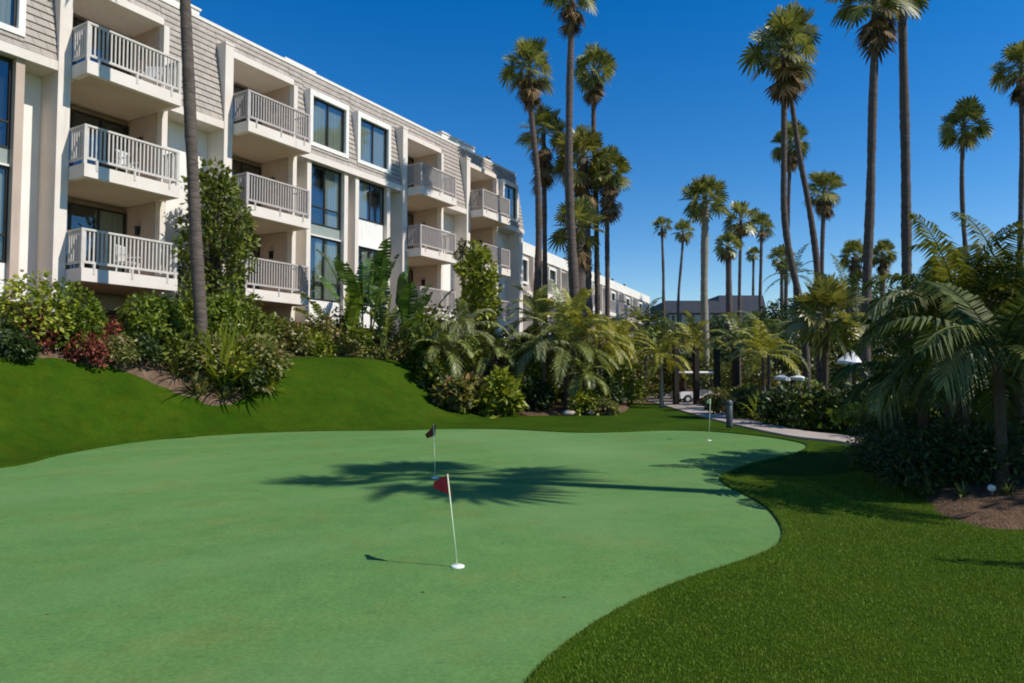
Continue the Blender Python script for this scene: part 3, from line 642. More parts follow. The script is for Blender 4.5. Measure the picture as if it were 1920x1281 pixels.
# patio furniture on the balconies
def Lc(s, o, z): return (P0[0]+DV[0]*s-NV[0]*o, P0[1]+DV[1]*s-NV[1]*o, z)
def patio_chair(label, s, o, z, rz):
    t = thing('patio_chair', label, 'chair', Lc(s, o, z), RZ+rz, 'white chairs on the balconies')
    mb = MB(); mb.box(-.25, .25, -.24, .24, .40, .44); mb.obj('seat', 'white_paint', t)
    mb = MB()
    for c in np.linspace(-.2, .2, 5): mb.box(c-.03, c+.03, .22, .25, .47, .90)
    mb.box(-.26, .26, .215, .255, .90, .96); mb.box(-.26, .26, .215, .255, .44, .47); mb.obj('backrest', 'white_paint', t)
    for x_ in (-.22, .22):
        for y_ in (-.2, .2): mb = MB(); mb.tube([(x_, y_, .4), (x_*1.12, y_*1.15, 0)], .022, 6); mb.obj('leg', 'white_paint', t)
        mb = MB(); mb.box(x_*1.14-.025, x_*1.14+.025, -.22, .22, .62, .65); mb.obj('armrest', 'white_paint', t)
patio_chair('white patio chair behind the railing of the lowest balcony at the far left', 1.75, .75, FL[0], .5)
patio_chair('white patio chair at the right end of the topmost balcony at the far left', 2.35, .7, FL[2], -.9)
patio_chair('white patio chair on the middle balcony left of the bushy tree', 1.7, .8, FL[1], .2)

# ------------------------------------------------------------------ farther apartment block
B2 = P(985, 600, 43.0); a2 = R(90-24.3)
b2 = thing('apartment_building', 'lower cream apartment block receding behind the palm trunks in the centre', 'building', (B2[0], B2[1], 0), a2)
L2 = 39.0; Z2 = 10.3
mb = MB(); mb.box(0, L2, 1.4, 11, -1, 6.9); mb.box(0, L2, 1.9, 11, 6.9, Z2-.05); mb.obj('wall', 'stucco_white', b2)
bays = []; s = .6
while s < L2-3.4:
    bays.append((s, s+1.3, 'w')); bays.append((s+2.2, s+4.4, 'b')); s += 5.3
mb = MB(); pr2 = [(.7, 6.95), (.85, 8.0), (1.05, 9.3)]
def seg2(mb, s0, s1, z0, z1):
    f = lambda z: float(np.interp(z, [6.95, 9.5], [.7, 1.1]))
    mb.add([(s0, f(z0), z0), (s1, f(z0), z0), (s1, f(z1), z1), (s0, f(z1), z1), (s0, 1.88, z0), (s1, 1.88, z0), (s1, 1.88, z1), (s0, 1.88, z1)], [(0, 1, 2, 3), (5, 4, 7, 6), (1, 5, 6, 2), (4, 0, 3, 7), (3, 2, 6, 7), (4, 5, 1, 0)])
e = 0
for (a, b, k) in bays:
    seg2(mb, e, a-.1, 6.95, 9.5); seg2(mb, a-.1, b+.1, 9.1 if k == 'w' else 9.25, 9.5)
    if k == 'w': seg2(mb, a-.1, b+.1, 6.95, 7.4)
    e = b+.1
seg2(mb, e, L2, 6.95, 9.5); r2 = mb.obj('roof', 'shingle', b2)
mb = MB(); mb.box(-.02, L2+.02, .98, 1.6, 9.503, Z2); mb.obj('parapet', 'cap', r2)
mb = MB(); mb.box(-.02, L2+.02, .62, 1.4, 6.62, 6.94); mb.obj('cornice', 'stucco', b2)
for (a, b, k) in bays:
    if k == 'w':
        mb = MB(); mb.box(a-.1, b+.1, .62, 1.85, 8.95, 9.12); mb.box(a-.1, b+.1, .62, 1.85, 7.38, 7.52); mb.box(a-.1, a+.04, .625, 1.85, 7.52, 8.95); mb.box(b-.04, b+.1, .625, 1.85, 7.52, 8.95); mb.obj('window_surround', 'stucco_white', b2)
        pane_window(b2, a+.04, b-.04, 7.52, 8.95, .75, 'window', (.1, .9))
        for z in (3.9, 1.0): pane_window(b2, a, b, z, z+2.4, 1.3, 'window', (.1, .8))
    else:
        for x_ in (a-.1, b): mb = MB(); mb.box(x_, x_+.12, .55, 1.9, .2, 9.3); mb.obj('pillar', 'stucco', b2)
        for z in (6.95, 4.1, 1.25):
            mb = MB(); mb.box(a+.02, b, -.05, 1.39, z-.34, z-.003); s_ = mb.obj('balcony', 'stucco', b2)
            mb = MB(); mb.box(a+.02, b, -.03, .04, z+1.0, z+1.07); mb.box(a+.02, b, -.02, .02, z+.1, z+.16)
            for c in np.arange(a+.08, b, .13): mb.box(c-.02, c+.02, -.015, .02, z+.16, z+1.0)
            mb.obj('railing', 'rail_dark', s_)
            pane_window(b2, a+.2, b-.4, z+.02, z+2.05, 1.82-(.5 if z < 6 else 0), 'sliding_door', (.0, .3))
for a in (2.2, 9.5, 14, 19.3, 24, 28.4, 33.1):
    mb = MB(); mb.box(a, a+.5, 2.2, 2.8, Z2-.1, Z2+.45); mb.lathe([(.12, .4), (.12, .8), (.2, .82), (.02, .95)], (a+.25, 2.5, Z2), 8); mb.obj('vent_pipe', 'metal', r2)

# ------------------------------------------------------------------ distant slate-roofed block
b3 = thing('hotel_building', 'distant blue-grey block with dark slate roof behind the palm rows', 'building', (P(1250, 600, 104)[0], 104, 0), 0)
W3 = 15.2
mb = MB(); mb.box(0, W3, .6, 14, -1, 10.6); mb.obj('wall', 'slate_wall', b3)
mb = MB()
def roofblk(x0, x1, z0, z1, f=.6):
    mb.add([(x0, 0, z0), (x1, 0, z0), (x1, 14, z0), (x0, 14, z0), (x0+.3, f, z1), (x1-.3, f, z1), (x1-.3, 13, z1), (x0+.3, 13, z1)], [(0, 1, 5, 4), (1, 2, 6, 5), (2, 3, 7, 6), (3, 0, 4, 7), (4, 5, 6, 7), (3, 2, 1, 0)])
roofblk(-.3, 8.4, 10.6, 12.55); roofblk(8.0, W3+.2, 10.61, 13.4, .9); mb.obj('roof', 'slate', b3)
for fl in range(4):
    for i in range(8):
        x0 = .6+i*1.85; mb = MB(); z = 9.0-fl*2.7; mb.box(x0-.06, x0+1.06, .5, .62, z-.08, z+1.36); w_ = mb.obj('window', 'spandrel' if (i+fl) % 3 else 'cap', b3)
        mb = MB(); mb.box(x0, x0+1, .47, .49, z, z+1.3); mb.obj('pane', 'glass', w_); mb = MB(); mb.box(x0, x0+1, .492, .498, z, z+1.3); mb.obj('dark_backing', 'unlit_backing', w_)  # the dark sheet behind each pane paints the unlit inside

# ------------------------------------------------------------------ flags on the green
def flag(label, bu, bv, tu, tv, fl_pts, mat, group='putting flags'):
    b = G(bu, bv, .01); t = thing('putting_flag', label, 'golf flag', b, 0, group); D = b[1]
    top = P(tu, tv, D)-b; mb = MB()
    mb.tube([(0, 0, -.03), top], [.0062, .0055], 8); mb.obj('stick', 'stick', t, True)
    mb = MB(); mb.lathe([(.0, .012), (.03, .012), (.05, .009), (.057, .002), (.057, -.01)], n=24); mb.obj('cup', 'cup', t, True)
    # cloth between pixel corners, slightly waved, with a thickness
    q = [P(u, v, D)-b for u, v in fl_pts]; q[1] = P(*fl_pts[1], D+.19)-b; q[2] = P(*fl_pts[2], D+.19)-b; k = 8; V = []
    for i in range(k+1):
        f = i/k; a_ = q[0]*(1-f)+q[1]*f; b_ = q[3]*(1-f)+q[2]*f
        for j in range(5): g = j/4; p = a_*(1-g)+b_*g; V.append(p+np.array([0, .018*math.sin(f*5+g*1.5)*f**.5, 0]))
    V = np.array(V); n_ = len(V); V2 = V+[0, .0012, 0]; qd = [(i*5+j, i*5+j+1, (i+1)*5+j+1, (i+1)*5+j) for i in range(k) for j in range(4)]
    mb = MB(); mb.add(V, qd); mb.add(V2, [tuple(reversed(x)) for x in qd]); mb.obj('pennant', mat, t, True)
    return t
flag('small red pennant on a pale leaning stick standing in the nearest cup', 858, 1062, 839, 889, [(841, 890), (814, 903), (812, 914), (847, 930)], 'red')
flag('furled red pennant, its shade put into the colour, on a thin stick behind the nearer red flag', 816, 896, 813, 795, [(817, 795), (797, 815), (801, 822), (816, 817)], 'red_shaded')
flag('farthest thin flagstick, at the far right end of the green beside the path', 1329, 826, 1332, 748, [(1333, 746), (1325, 751), (1325, 756), (1333, 757)], 'stick')

# ------------------------------------------------------------------ palms
fan_palm('tall bare palm trunk rising in front of the left balconies', [(330, -420), (347, 0), (358, 250), (368, 470), (376, 600), (381, 650)], 18.8, -450, 150, 26, 0, 1, wtop=21, tmat='trunk', group=None)
fan_palm('palm with a full round crown left of the tallest trunk in the centre', [(993, 165), (996, 220), (1008, 320), (1011, 430), (1007, 560)], 38, 130, 60, 20, 0, 1, wtop=10)
fan_palm('tallest centre palm whose crown is cut by the top of the frame', [(1073, 0), (1068, 160), (1066, 330), (1072, 460), (1078, 560)], 30, -12, 62, 27, 1, 1, wtop=12)
fan_palm('palm crown just right of the tallest centre trunk', [(1113, 165), (1113, 250), (1118, 400), (1120, 560)], 40.5, 135, 52, 13, 2, 1, wtop=9)
fan_palm('lower palm crown tucked behind the left centre trunk', [(1019, 275), (1021, 380), (1022, 560)], 41.0, 252, 56, 12, 1, 2, wtop=9)
fan_palm('broad yellow-green palm crown at the heart of the centre cluster', [(1092, 340), (1096, 450), (1098, 560)], 40, 300, 66, 36, 0, 2, wtop=22, young=True)
fan_palm('palm with a thin straight trunk at the right edge of the centre cluster', [(1142, 355), (1138, 420), (1139, 520), (1139, 620)], 40, 322, 52, 11, 2, 2, wtop=9)
fan_palm('short dark green palm crown below the yellow-green one', [(1085, 430), (1084, 560)], 35, 430, 62, 34, 1, 1, wtop=26)
fan_palm('small palm at the left of the pair beyond the cream block', [(1241, 440), (1244, 500), (1244, 560)], 96, 425, 22, 8, 0, 1, wtop=5)
fan_palm('small palm at the right of the pair beyond the cream block', [(1281, 450), (1277, 500), (1271, 560)], 92, 434, 25, 7, 1, 1, wtop=5)
fan_palm('mid-height palm with a thick pale trunk standing before the slate-roofed block', [(1322, 415), (1321, 480), (1320, 560), (1323, 650)], 40, 378, 54, 16, 0, 0, wtop=15, tmat='trunk_pale')
fan_palm('palm immediately right of the thick pale trunk, its crown touching its neighbour', [(1389, 430), (1388, 480), (1386, 560)], 72, 412, 40, 8, 1, 1, wtop=6)
fan_palm('yellowish drooping palm crown hanging below its neighbour', [(1366, 490), (1367, 560)], 66, 462, 32, 15, 2, 1, wtop=12, young=True)
fan_palm('small palm with a narrow trunk above the slate roof end', [(1428, 440), (1427, 500), (1425, 560)], 88, 424, 28, 8, 0, 1, wtop=6)
fan_palm('smallest palm just over the slate roof ridge', [(1413, 488), (1412, 560)], 110, 478, 17, 6, 1, 0, wtop=5)
fan_palm('great shaggy palm of the leaning pair, left trunk bowed', [(1470, 175), (1470, 300), (1469, 400), (1480, 480), (1500, 560), (1512, 660)], 34, 95, 80, 17, 0, 1, wtop=11)
fan_palm('right palm of the leaning pair, its trunk slanting down to the right', [(1482, 175), (1498, 290), (1518, 390), (1532, 490), (1536, 600)], 36, 70, 62, 17, 1, 2, wtop=9)
fan_palm('palm crown hidden behind the crossing leaning trunks', [(1482, 285), (1478, 400), (1473, 560)], 60, 270, 44, 9, 2, 1, wtop=7)
fan_palm('palm of middle height right of the slanting trunk', [(1545, 385), (1542, 450), (1540, 560)], 58, 358, 42, 10, 0, 1, wtop=8)
fan_palm('tall palm cut by the frame top, shaggy crown and dark trunk', [(1642, 45), (1636, 200), (1632, 380), (1626, 500), (1622, 660)], 28, -5, 90, 21, 1, 1, wtop=15)
fan_palm('smooth straight tall trunk cut by the frame top at right', [(1691, 0), (1694, 120), (1698, 300), (1700, 480), (1700, 600)], 30, -20, 66, 22, 2, 0, wtop=16, tmat='trunk')
fan_palm('slender curved palm against open sky at right', [(1806, 255), (1803, 330), (1805, 400), (1812, 490)], 46, 238, 56, 11, 2, 0, wtop=8)
fan_palm('palm cut by the right edge of the photograph', [(1916, 160), (1917, 300), (1914, 420), (1912, 520)], 44, 130, 56, 13, 0, 1, wtop=9)
fan_palm('low palm in the haze left of the leaning pair', [(1466, 498), (1466, 560)], 78, 486, 30, 9, 0, 1, wtop=7)
fan_palm('low dark palm crown left of the shaggy tall trunk', [(1603, 495), (1600, 600)], 54, 482, 36, 16, 1, 1, wtop=14)
fan_palm('low palm crown right of the shaggy tall trunk', [(1655, 490), (1655, 600)], 56, 478, 30, 12, 2, 1, wtop=10)
# the palm whose shadow lies on the green stands to the right, just outside the view
def shadow_palm(label, cx, cy, h, crown, lean=0.0, trunk_r=.16, sc=1.1):
    L = h/math.tan(EL); x = cx+math.sin(AZ)*L; y = cy+math.cos(AZ)*L
    bx_, by_ = x+.1, y; z = Hf(bx_, by_)
    t = thing('fan_palm', label, 'palm tree', (bx_, by_, z), 0)
    mb = MB(); trunk_mesh(mb, [(0, 0, -.1), (.1, 0, h*.5), (-.1, 0, h)], trunk_r*1.3, trunk_r, 10, .2); mb.obj('trunk', 'trunk', t, True)
    c = link('crown', crown, t); c.location = (-.1, 0, h); c.scale = (sc,)*3
    return t
shadow_palm('tall fan palm beyond the right edge that casts its shadow on the green', -1.0, 10.3, 11.5, fan_crown(17, -30, 60, 1.15, .85).mesh('crown', 'fan'), sc=1.05)

# young fan palm in the middle distance
t = fan_palm('young fan palm with a short brown trunk in front of the tall trunks', [(1550, 615), (1546, 700)], 23, 598, 84, 16, 0, 0, group=None, tmat='bark', young=True)
# ------------------------------------------------------------------ left bank planting
shrub('yellow-green shrub with cream blossom at the left edge below the windows', 45, 16.2, 478, 72, 'lf_yellow', .11, flowers=70)
shrub('rounded green shrub beside the lowest left balcony', 130, 16.8, 505, 62, 'lf_green', .11)
shrub('red-leaved shrub in front of the blossoming one', 62, 14.9, 565, 46, 'lf_red', .08, group=None)
shrub('dark low shrub left of the red one at the frame edge', 8, 14.9, 590, 36, 'lf_dark', .09)
shrub('dark green shrub right of the red-leaved one', 128, 15.6, 590, 34, 'lf_mid', .09)
shrub('brownish low shrub in the gap under the lowest left balcony', 200, 16.8, 590, 34, 'lf_red', .07, n=900)
shrub('green shrub under the right half of the lowest left balcony', 262, 18.0, 528, 48, 'lf_green', .11)
shrub('bushy green shrub just left of the bare trunk', 318, 19.0, 545, 46, 'lf_green', .11)
shrub('shaded shrub at the foot of the bare trunk', 300, 17.4, 598, 48, 'lf_dark', .10)
shrub('yellow-green shrub just right of the bare trunk', 415, 20.5, 500, 52, 'lf_green', .12)
shrub('leafy shrub below the second lowest balcony', 470, 21.5, 560, 46, 'lf_mid', .12)
shrub('mixed shrub in the middle of the bank with reddish tips', 535, 22.5, 582, 46, 'lf_olive', .12)
shrub('bright shrub at the foot of the tall glass windows', 600, 24.0, 578, 44, 'lf_olive', .12)
shrub('green shrub left of the paddle-leaved plants', 655, 25.5, 590, 44, 'lf_mid', .12)
shrub('low dark shrub right of the round bed on the slope', 560, 21.0, 615, 40, 'lf_green', .11)
shrub('low golden shrub at the crest of the lawn', 700, 24.6, 650, 34, 'lf_croton', .10)
shrub('dark shrub below the paddle-leaved plants', 735, 27.0, 590, 50, 'lf_dark', .13)
shrub('broad dark shrub left of the drooping pale palm', 800, 28.6, 575, 50, 'lf_mid', .13)
shrub('grey-green shrub at the foot of the third balcony stack', 770, 26.6, 640, 40, 'lf_olive', .10)
shrub('shrub against the wall between the two left balcony stacks', 355, 20.8, 480, 40, 'lf_mid', .12)
x, y = P(395, 600, 22.9)[:2]
leafy_tree('bushy tree between the two left balcony stacks', x, y, P(395, 300, 22.9)[2]-Hf(x, y), 1.45, 2.0, 'lf_mid', .2, 24, 5200, lean=.1)
x, y = P(900, 600, 30.5)[:2]
leafy_tree('slim yellow-green tree before the fourth balcony stack', x, y, P(900, 452, 30.5)[2]-Hf(x, y), 1.15, 2.4, 'lf_yellow', .26, 18, 2600)
x, y = P(868, 600, 31.5)[:2]
leafy_tree('thin small-headed tree beside the third balcony stack', x, y, P(868, 445, 31.5)[2]-Hf(x, y), .55, 4.6, 'lf_olive', .13, 8, 1100)
for lab, u, Yd, vt, n, sp, mt in (('tall paddle-leaved plant against the glass windows', 690, 26.2, 440, 13, .5, 'lf_gloss'), ('paddle-leaved plant lower right of the tallest one', 752, 27.4, 505, 12, .8, 'lf_gloss'), ('paddle-leaved plant at the lower left of the tallest one', 655, 25.6, 545, 8, .7, 'lf_green'), ('squat paddle-leaved plant between the tall one and the dark shrub', 722, 25.8, 560, 9, .8, 'lf_mid')):
    x, y = P(u, 600, Yd)[:2]; bird_of_paradise(lab, x, y, P(u, vt, Yd)[2]-Hf(x, y), n, mt, sp, L=1.6, W=.62, group='paddle-leaved plants against the building')
# round bed on the slope
def GR(u, v, y0=10., y1=45.):   # pixel ray meets the terrain
    best = None
    for Yd in np.arange(y0, y1, .05):
        p = P(u, v, Yd)
        if p[2] <= Hf(p[0], p[1]): return p[0], p[1]
    p = P(u, v, y1); return p[0], p[1]
for lab, u, v, h, n, mt, wd, sp in (
    ('tall bright strap-leaved plant in the middle of the round bed', 412, 728, 1.5, 54, 'lf_yellow', .05, .7),
    ('strap-leaved plant with yellowing tips at the front of the round bed', 372, 744, .6, 40, 'lf_croton', .035, 1.2),
    ('drooping strap-leaved plant at the right front of the round bed', 465, 744, .75, 44, 'lf_croton', .035, 1.2),
    ('strap-leaved plant at the right side of the round bed', 500, 715, .8, 40, 'lf_green', .035, 1.0),
    ('strap-leaved plant at the left side of the round bed', 335, 712, .6, 36, 'lf_olive', .035, 1.1),
    ('upright strap-leaved plant at the back of the round bed', 440, 690, 1.1, 36, 'lf_green', .05, .8),
    ('small tuft of strap leaves at the near tip of the round bed', 420, 754, .4, 30, 'lf_croton', .03, 1.3),
    ('short strap-leaved tuft at the lower right tip of the round bed', 505, 738, .45, 30, 'lf_yellow', .03, 1.2)):
    x, y = GR(u, v); strap_plant(lab, x, y, h*1.35, n+16, mt, wd*1.5, sp*.8)
for lab, u, v, hh, w_, mt, ls in (('croton-like shrub with coppery leaves in the round bed', 392, 712, .85, .45, 'lf_croton', .12), ('green and coppery shrub at the right of the round bed', 478, 700, .8, .5, 'lf_croton', .12), ('low dark shrub at the left of the round bed', 345, 690, .6, .45, 'lf_mid', .1), ('shrub with lime leaves at the centre of the round bed', 438, 722, .75, .42, 'lf_yellow', .12), ('dark shrub low in the right of the round bed', 455, 730, .5, .4, 'lf_dark', .1)):
    x, y = GR(u, v); z = Hf(x, y); t = thing('shrub', lab, 'shrub', (x, y, z), 0, 'plants in the round bed on the slope'); w_ *= 1.75; hh *= 1.5; ls *= 1.6; C, r = clumps(w_, hh, 12)
    mb = MB()
    for c in C[::2]: mb.tube([(0, 0, -.05), c], [.02, .008], 4)
    mb.obj('stem', 'bark', t); mb = MB(); leaf_cloud(mb, C, r, 1500, ls, aspect=.5); mb.obj('foliage', mt, t)

# ------------------------------------------------------------------ centre bed
FP = 'arching feather palms in the centre bed'
def fp(lab, u, Yd, crown_v, L, nf, mat, zb=None, **k):
    x, y = P(u, 600, Yd)[:2]; th = max(.05, P(u, crown_v, Yd)[2]-Hf(x, y)); return feather_palm(lab, x, y, th, L, nf, mat, **k)
fp('large feather palm with long arching fronds in the centre bed', 1062, 26.8, 655, 2.7, 17, 'feather', group=FP, elr=(-5, 82), ll=.55, n=40, dr=.7, r=.13)
fp('pale weeping feather palm at the left of the centre bed', 868, 26.3, 620, 2.0, 16, 'feather_pale', group=FP, elr=(-10, 75), ll=.45, n=34, dr=1.0, grav=1.5)
fp('yellow-green feather palm at the right of the centre bed', 1125, 29, 640, 2.1, 15, 'feather_yellow', group=FP, elr=(-5, 75), ll=.45, dr=.9, grav=1.4)
fp('low feather palm with grey-green fronds at the front of the centre bed', 1095, 25.8, 705, 1.4, 13, 'feather', group=FP, elr=(0, 75), ll=.4, grav=1.5)
fp('low feather palm beside the left drooping one', 925, 26.2, 668, 1.4, 13, 'feather', group=FP, elr=(0, 75), ll=.4, grav=1.4)
fp('feather palm rising behind the centre bed near the cream block', 1010, 31, 600, 2.2, 15, 'feather', group=FP, elr=(5, 80), ll=.5)
fp('shadowed feather palm deep in the centre bed', 980, 28.5, 660, 1.9, 14, 'feather_dark', group=FP, elr=(0, 75), ll=.5)
fp('small feather palm on a slim pale trunk at the far edge of the lawn', 1239, 30.5, 668, 1.7, 14, 'feather_yellow', group=None, elr=(-5, 75), ll=.4, tmat='trunk_pale', r=.09, grav=1.4)
CS = 'shrubs in the centre bed'
for lab, u, Yd, vt, hw, mt, ls in (
    ('dark shrub at the left end of the centre bed', 850, 26.0, 640, 40, 'lf_mid', .13), ('broad-leaved lime shrub in front of the left drooping palm', 935, 24.9, 690, 34, 'lf_yellow', .26),
    ('broad-leaved green shrub low at the left of the centre bed', 875, 25.0, 700, 34, 'lf_olive', .22), ('dark shrub in the hollow of the centre bed', 990, 26.2, 690, 44, 'lf_dark', .15),
    ('deep green shrub behind the large arching palm', 1040, 29.0, 640, 56, 'lf_mid', .15), ('round golden shrub at the right front of the centre bed', 1095, 25.5, 725, 28, 'lf_yellow', .1),
    ('cream-leaved low plant at the right tip of the centre bed', 1130, 25.5, 744, 24, 'lf_croton', .12), ('shaded shrub at the right side of the centre bed', 1130, 27.6, 690, 34, 'lf_dark', .13),
    ('tall dark shrub between the building and the centre bed', 930, 31.5, 585, 50, 'lf_dark', .16), ('dark shrub against the building end', 985, 33.0, 600, 44, 'lf_dark', .16), ('green shrub in front of the cream block', 1110, 34, 590, 44, 'lf_mid', .16)):
    shrub(lab, u, Yd, vt, hw, mt, ls, group=CS)
x, y = P(948, 600, 24.7)[:2]; bird_of_paradise('big drooping-leaved plant at the front of the centre bed', x, y, 1.3, 9, 'lf_yellow', .9, L=.7, W=.34)
x, y = P(900, 600, 24.9)[:2]; bird_of_paradise('split-leaved plant at the lower left of the centre bed', x, y, 1.2, 9, 'lf_olive', .9, L=.6, W=.4)
strap_plant('arching grassy clump at the left of the centre bed', *P(800, 600, 26.3)[:2], .9, 46, 'lf_olive', .03, 1.1, name='grass_clump', group=None)
# rocks in the mulch
for lab, u, Yd, s_ in (('pale tan rock at the front of the centre bed', 1065, 25.0, .22), ('small rounded tan rock by the golden shrub', 1108, 25.2, .16)):
    x, y = P(u, 600, Yd)[:2]; mb = MB(); th = np.linspace(0, math.pi, 8); ph = np.linspace(0, 2*math.pi, 13)[:-1]
    v = np.array([[math.sin(a)*math.cos(b), math.sin(a)*math.sin(b)*.7, math.cos(a)*.5] for a in th for b in ph])*s_*(1+.12*rng.normal(size=(96, 1))); 
    i = np.arange(7)[:, None]*12; j = np.arange(12)[None]; mb.add(v, np.stack([i+j, i+(j+1) % 12, i+12+(j+1) % 12, i+12+j], -1)); o = mb.obj('rock', 'concrete', None, True); o.location = (x, y, Hf(x, y)+.1); tag(o, lab, 'rock')

# ------------------------------------------------------------------ middle distance
MS = 'background shrubs beyond the lawn'
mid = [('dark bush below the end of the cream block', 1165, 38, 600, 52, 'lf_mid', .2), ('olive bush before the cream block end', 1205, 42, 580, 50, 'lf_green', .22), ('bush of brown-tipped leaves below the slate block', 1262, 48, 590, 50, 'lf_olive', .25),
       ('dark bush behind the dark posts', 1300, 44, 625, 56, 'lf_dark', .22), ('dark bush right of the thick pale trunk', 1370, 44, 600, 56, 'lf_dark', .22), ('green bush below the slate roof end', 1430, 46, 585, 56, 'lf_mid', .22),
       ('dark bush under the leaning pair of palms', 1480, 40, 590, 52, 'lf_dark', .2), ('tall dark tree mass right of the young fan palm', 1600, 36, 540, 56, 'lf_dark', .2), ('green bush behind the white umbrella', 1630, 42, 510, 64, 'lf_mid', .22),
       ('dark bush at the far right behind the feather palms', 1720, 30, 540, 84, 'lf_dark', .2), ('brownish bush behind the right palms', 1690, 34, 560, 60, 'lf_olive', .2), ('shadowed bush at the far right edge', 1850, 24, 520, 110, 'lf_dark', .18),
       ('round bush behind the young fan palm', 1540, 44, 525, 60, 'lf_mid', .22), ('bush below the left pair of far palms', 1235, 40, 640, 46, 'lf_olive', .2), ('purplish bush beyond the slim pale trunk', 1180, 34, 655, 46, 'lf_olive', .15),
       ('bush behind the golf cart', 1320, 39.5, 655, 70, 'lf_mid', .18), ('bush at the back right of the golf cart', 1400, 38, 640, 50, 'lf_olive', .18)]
for a in mid: shrub(*a, group=MS)
for lab, u, Yd, cv, L, mt in (('distant feather palm above the dark posts', 1300, 38, 640, 2.2, 'feather_yellow'), ('distant feather palm curving over the right-hand posts', 1385, 36, 640, 2.2, 'feather'), ('feather palm left of the leaning palm bases', 1440, 32, 640, 2.4, 'feather'), ('yellowish feather palm beneath the leaning palms', 1430, 28, 665, 1.9, 'feather_yellow'),
                       ('feather palm above the low slim one at lawn edge', 1210, 36, 610, 2.2, 'feather_dark'), ('feather palm silhouetted left of the leaning pair', 1490, 52, 515, 2.6, 'feather_dark'), ('dark feather palm behind the young fan palm', 1590, 30, 570, 2.4, 'feather_dark'), ('feather palm before the cream block end', 1165, 33, 640, 2.0, 'feather_yellow')):
    fp(lab, u, Yd, cv, L, 14, mt, group='feather palms in the middle distance', elr=(-5, 78), ll=.5, n=26, lw=.035)
# posts
for lab, u, vb, vt in (('first dark timber post from the left beside the golf cart', 1266, 763, 652), ('second dark timber post, standing before the cart body', 1304, 758, 655), ('third dark timber post, just right of the golf cart', 1343, 752, 657), ('rightmost dark timber post under the palm fronds', 1378, 748, 655)):
    b = P(u, 600, 32.5); z0 = Hf(b[0], b[1]); zt = P(u, vt, 32.5)[2]; mb = MB(); mb.obox((0, 0, (zt-z0)/2-.05), .2, .115, .115, (zt-z0)/2+.05)
    t = thing('timber_post', lab, 'post', (b[0], b[1], z0), 0, 'dark timber posts by the path'); mb.obj('shaft', 'post', t); mb = MB(); mb.obox((0, 0, zt-z0+.025), .2, .13, .13, .025); mb.obj('post_cap', 'post', t)
# golf cart
gx, gy = P(1301, 600, 35.5)[:2]
t = thing('golf_cart', 'white-roofed golf cart parked behind the dark timber posts', 'golf cart', (gx, gy, Hf(gx, gy)), .25)
mb = MB()
mb.add([(-.85, -.58, 1.50), (.85, -.58, 1.50), (.85, .58, 1.50), (-.85, .58, 1.50), (-.98, -.64, 1.56), (1.02, -.64, 1.56), (1.02, .64, 1.56), (-.98, .64, 1.56), (-.85, -.5, 1.63), (.8, -.5, 1.63), (.8, .5, 1.63), (-.85, .5, 1.63)],
       [(0, 3, 2, 1), (0, 1, 5, 4), (1, 2, 6, 5), (2, 3, 7, 6), (3, 0, 4, 7), (4, 5, 9, 8), (5, 6, 10, 9), (6, 7, 11, 10), (7, 4, 8, 11), (8, 9, 10, 11)]); mb.obj('canopy', 'white_paint', t)
mb = MB(); pr = [(-1.1, .25), (-1.12, .52), (-.95, .60), (-.2, .60), (-.12, .34), (.45, .34), (.62, .68), (1.0, .60), (1.15, .45), (1.12, .25)]
v = [(x_, y_, z_) for y_ in (-.56, .56) for x_, z_ in pr]; m_ = len(pr); mb.add(v, [(i, (i+1) % m_, m_+(i+1) % m_, m_+i) for i in range(m_)])
c0 = [(0, -.56, .3), (0, .56, .3)]; mb.add(v+c0, t=[(2*m_, i, (i+1) % m_) for i in range(m_)]+[(2*m_+1, m_+(i+1) % m_, m_+i) for i in range(m_)]); mb.obj('body', 'white_paint', t)
mb = MB(); mb.box(-.75, -.22, -.5, .5, .61, .74); mb.box(-.86, -.74, -.5, .5, .74, 1.12); mb.obj('seat', 'seat', t)
for x_, y_ in ((-.8, -.5), (-.8, .5), (.72, -.5), (.72, .5)): mb = MB(); mb.tube([(x_, y_, .55), (x_*.93, y_, 1.51)], .022, 6); mb.obj('roof_post', 'metal', t)
mb = MB(); mb.tube([(.55, -.25, .66), (.36, -.25, .95)], .018, 6); th = np.linspace(0, 2*math.pi, 13); mb.tube([(.36+.06*math.cos(a), -.25+.17*math.sin(a), .95+.12*math.cos(a)) for a in th], .014, 5, False); mb.obj('steering_wheel', 'black', t)
for x_ in (-.72, .78):
    for y_ in (-.52, .52):
        mb = MB(); mb.tube([(x_, y_-.09, .22), (x_, y_+.09, .22)], .22, 18); w_ = mb.obj('wheel', 'black', t); mb = MB(); mb.tube([(x_, y_-.1, .22), (x_, y_+.1, .22)], .11, 14); mb.obj('hub', 'white_paint', w_)
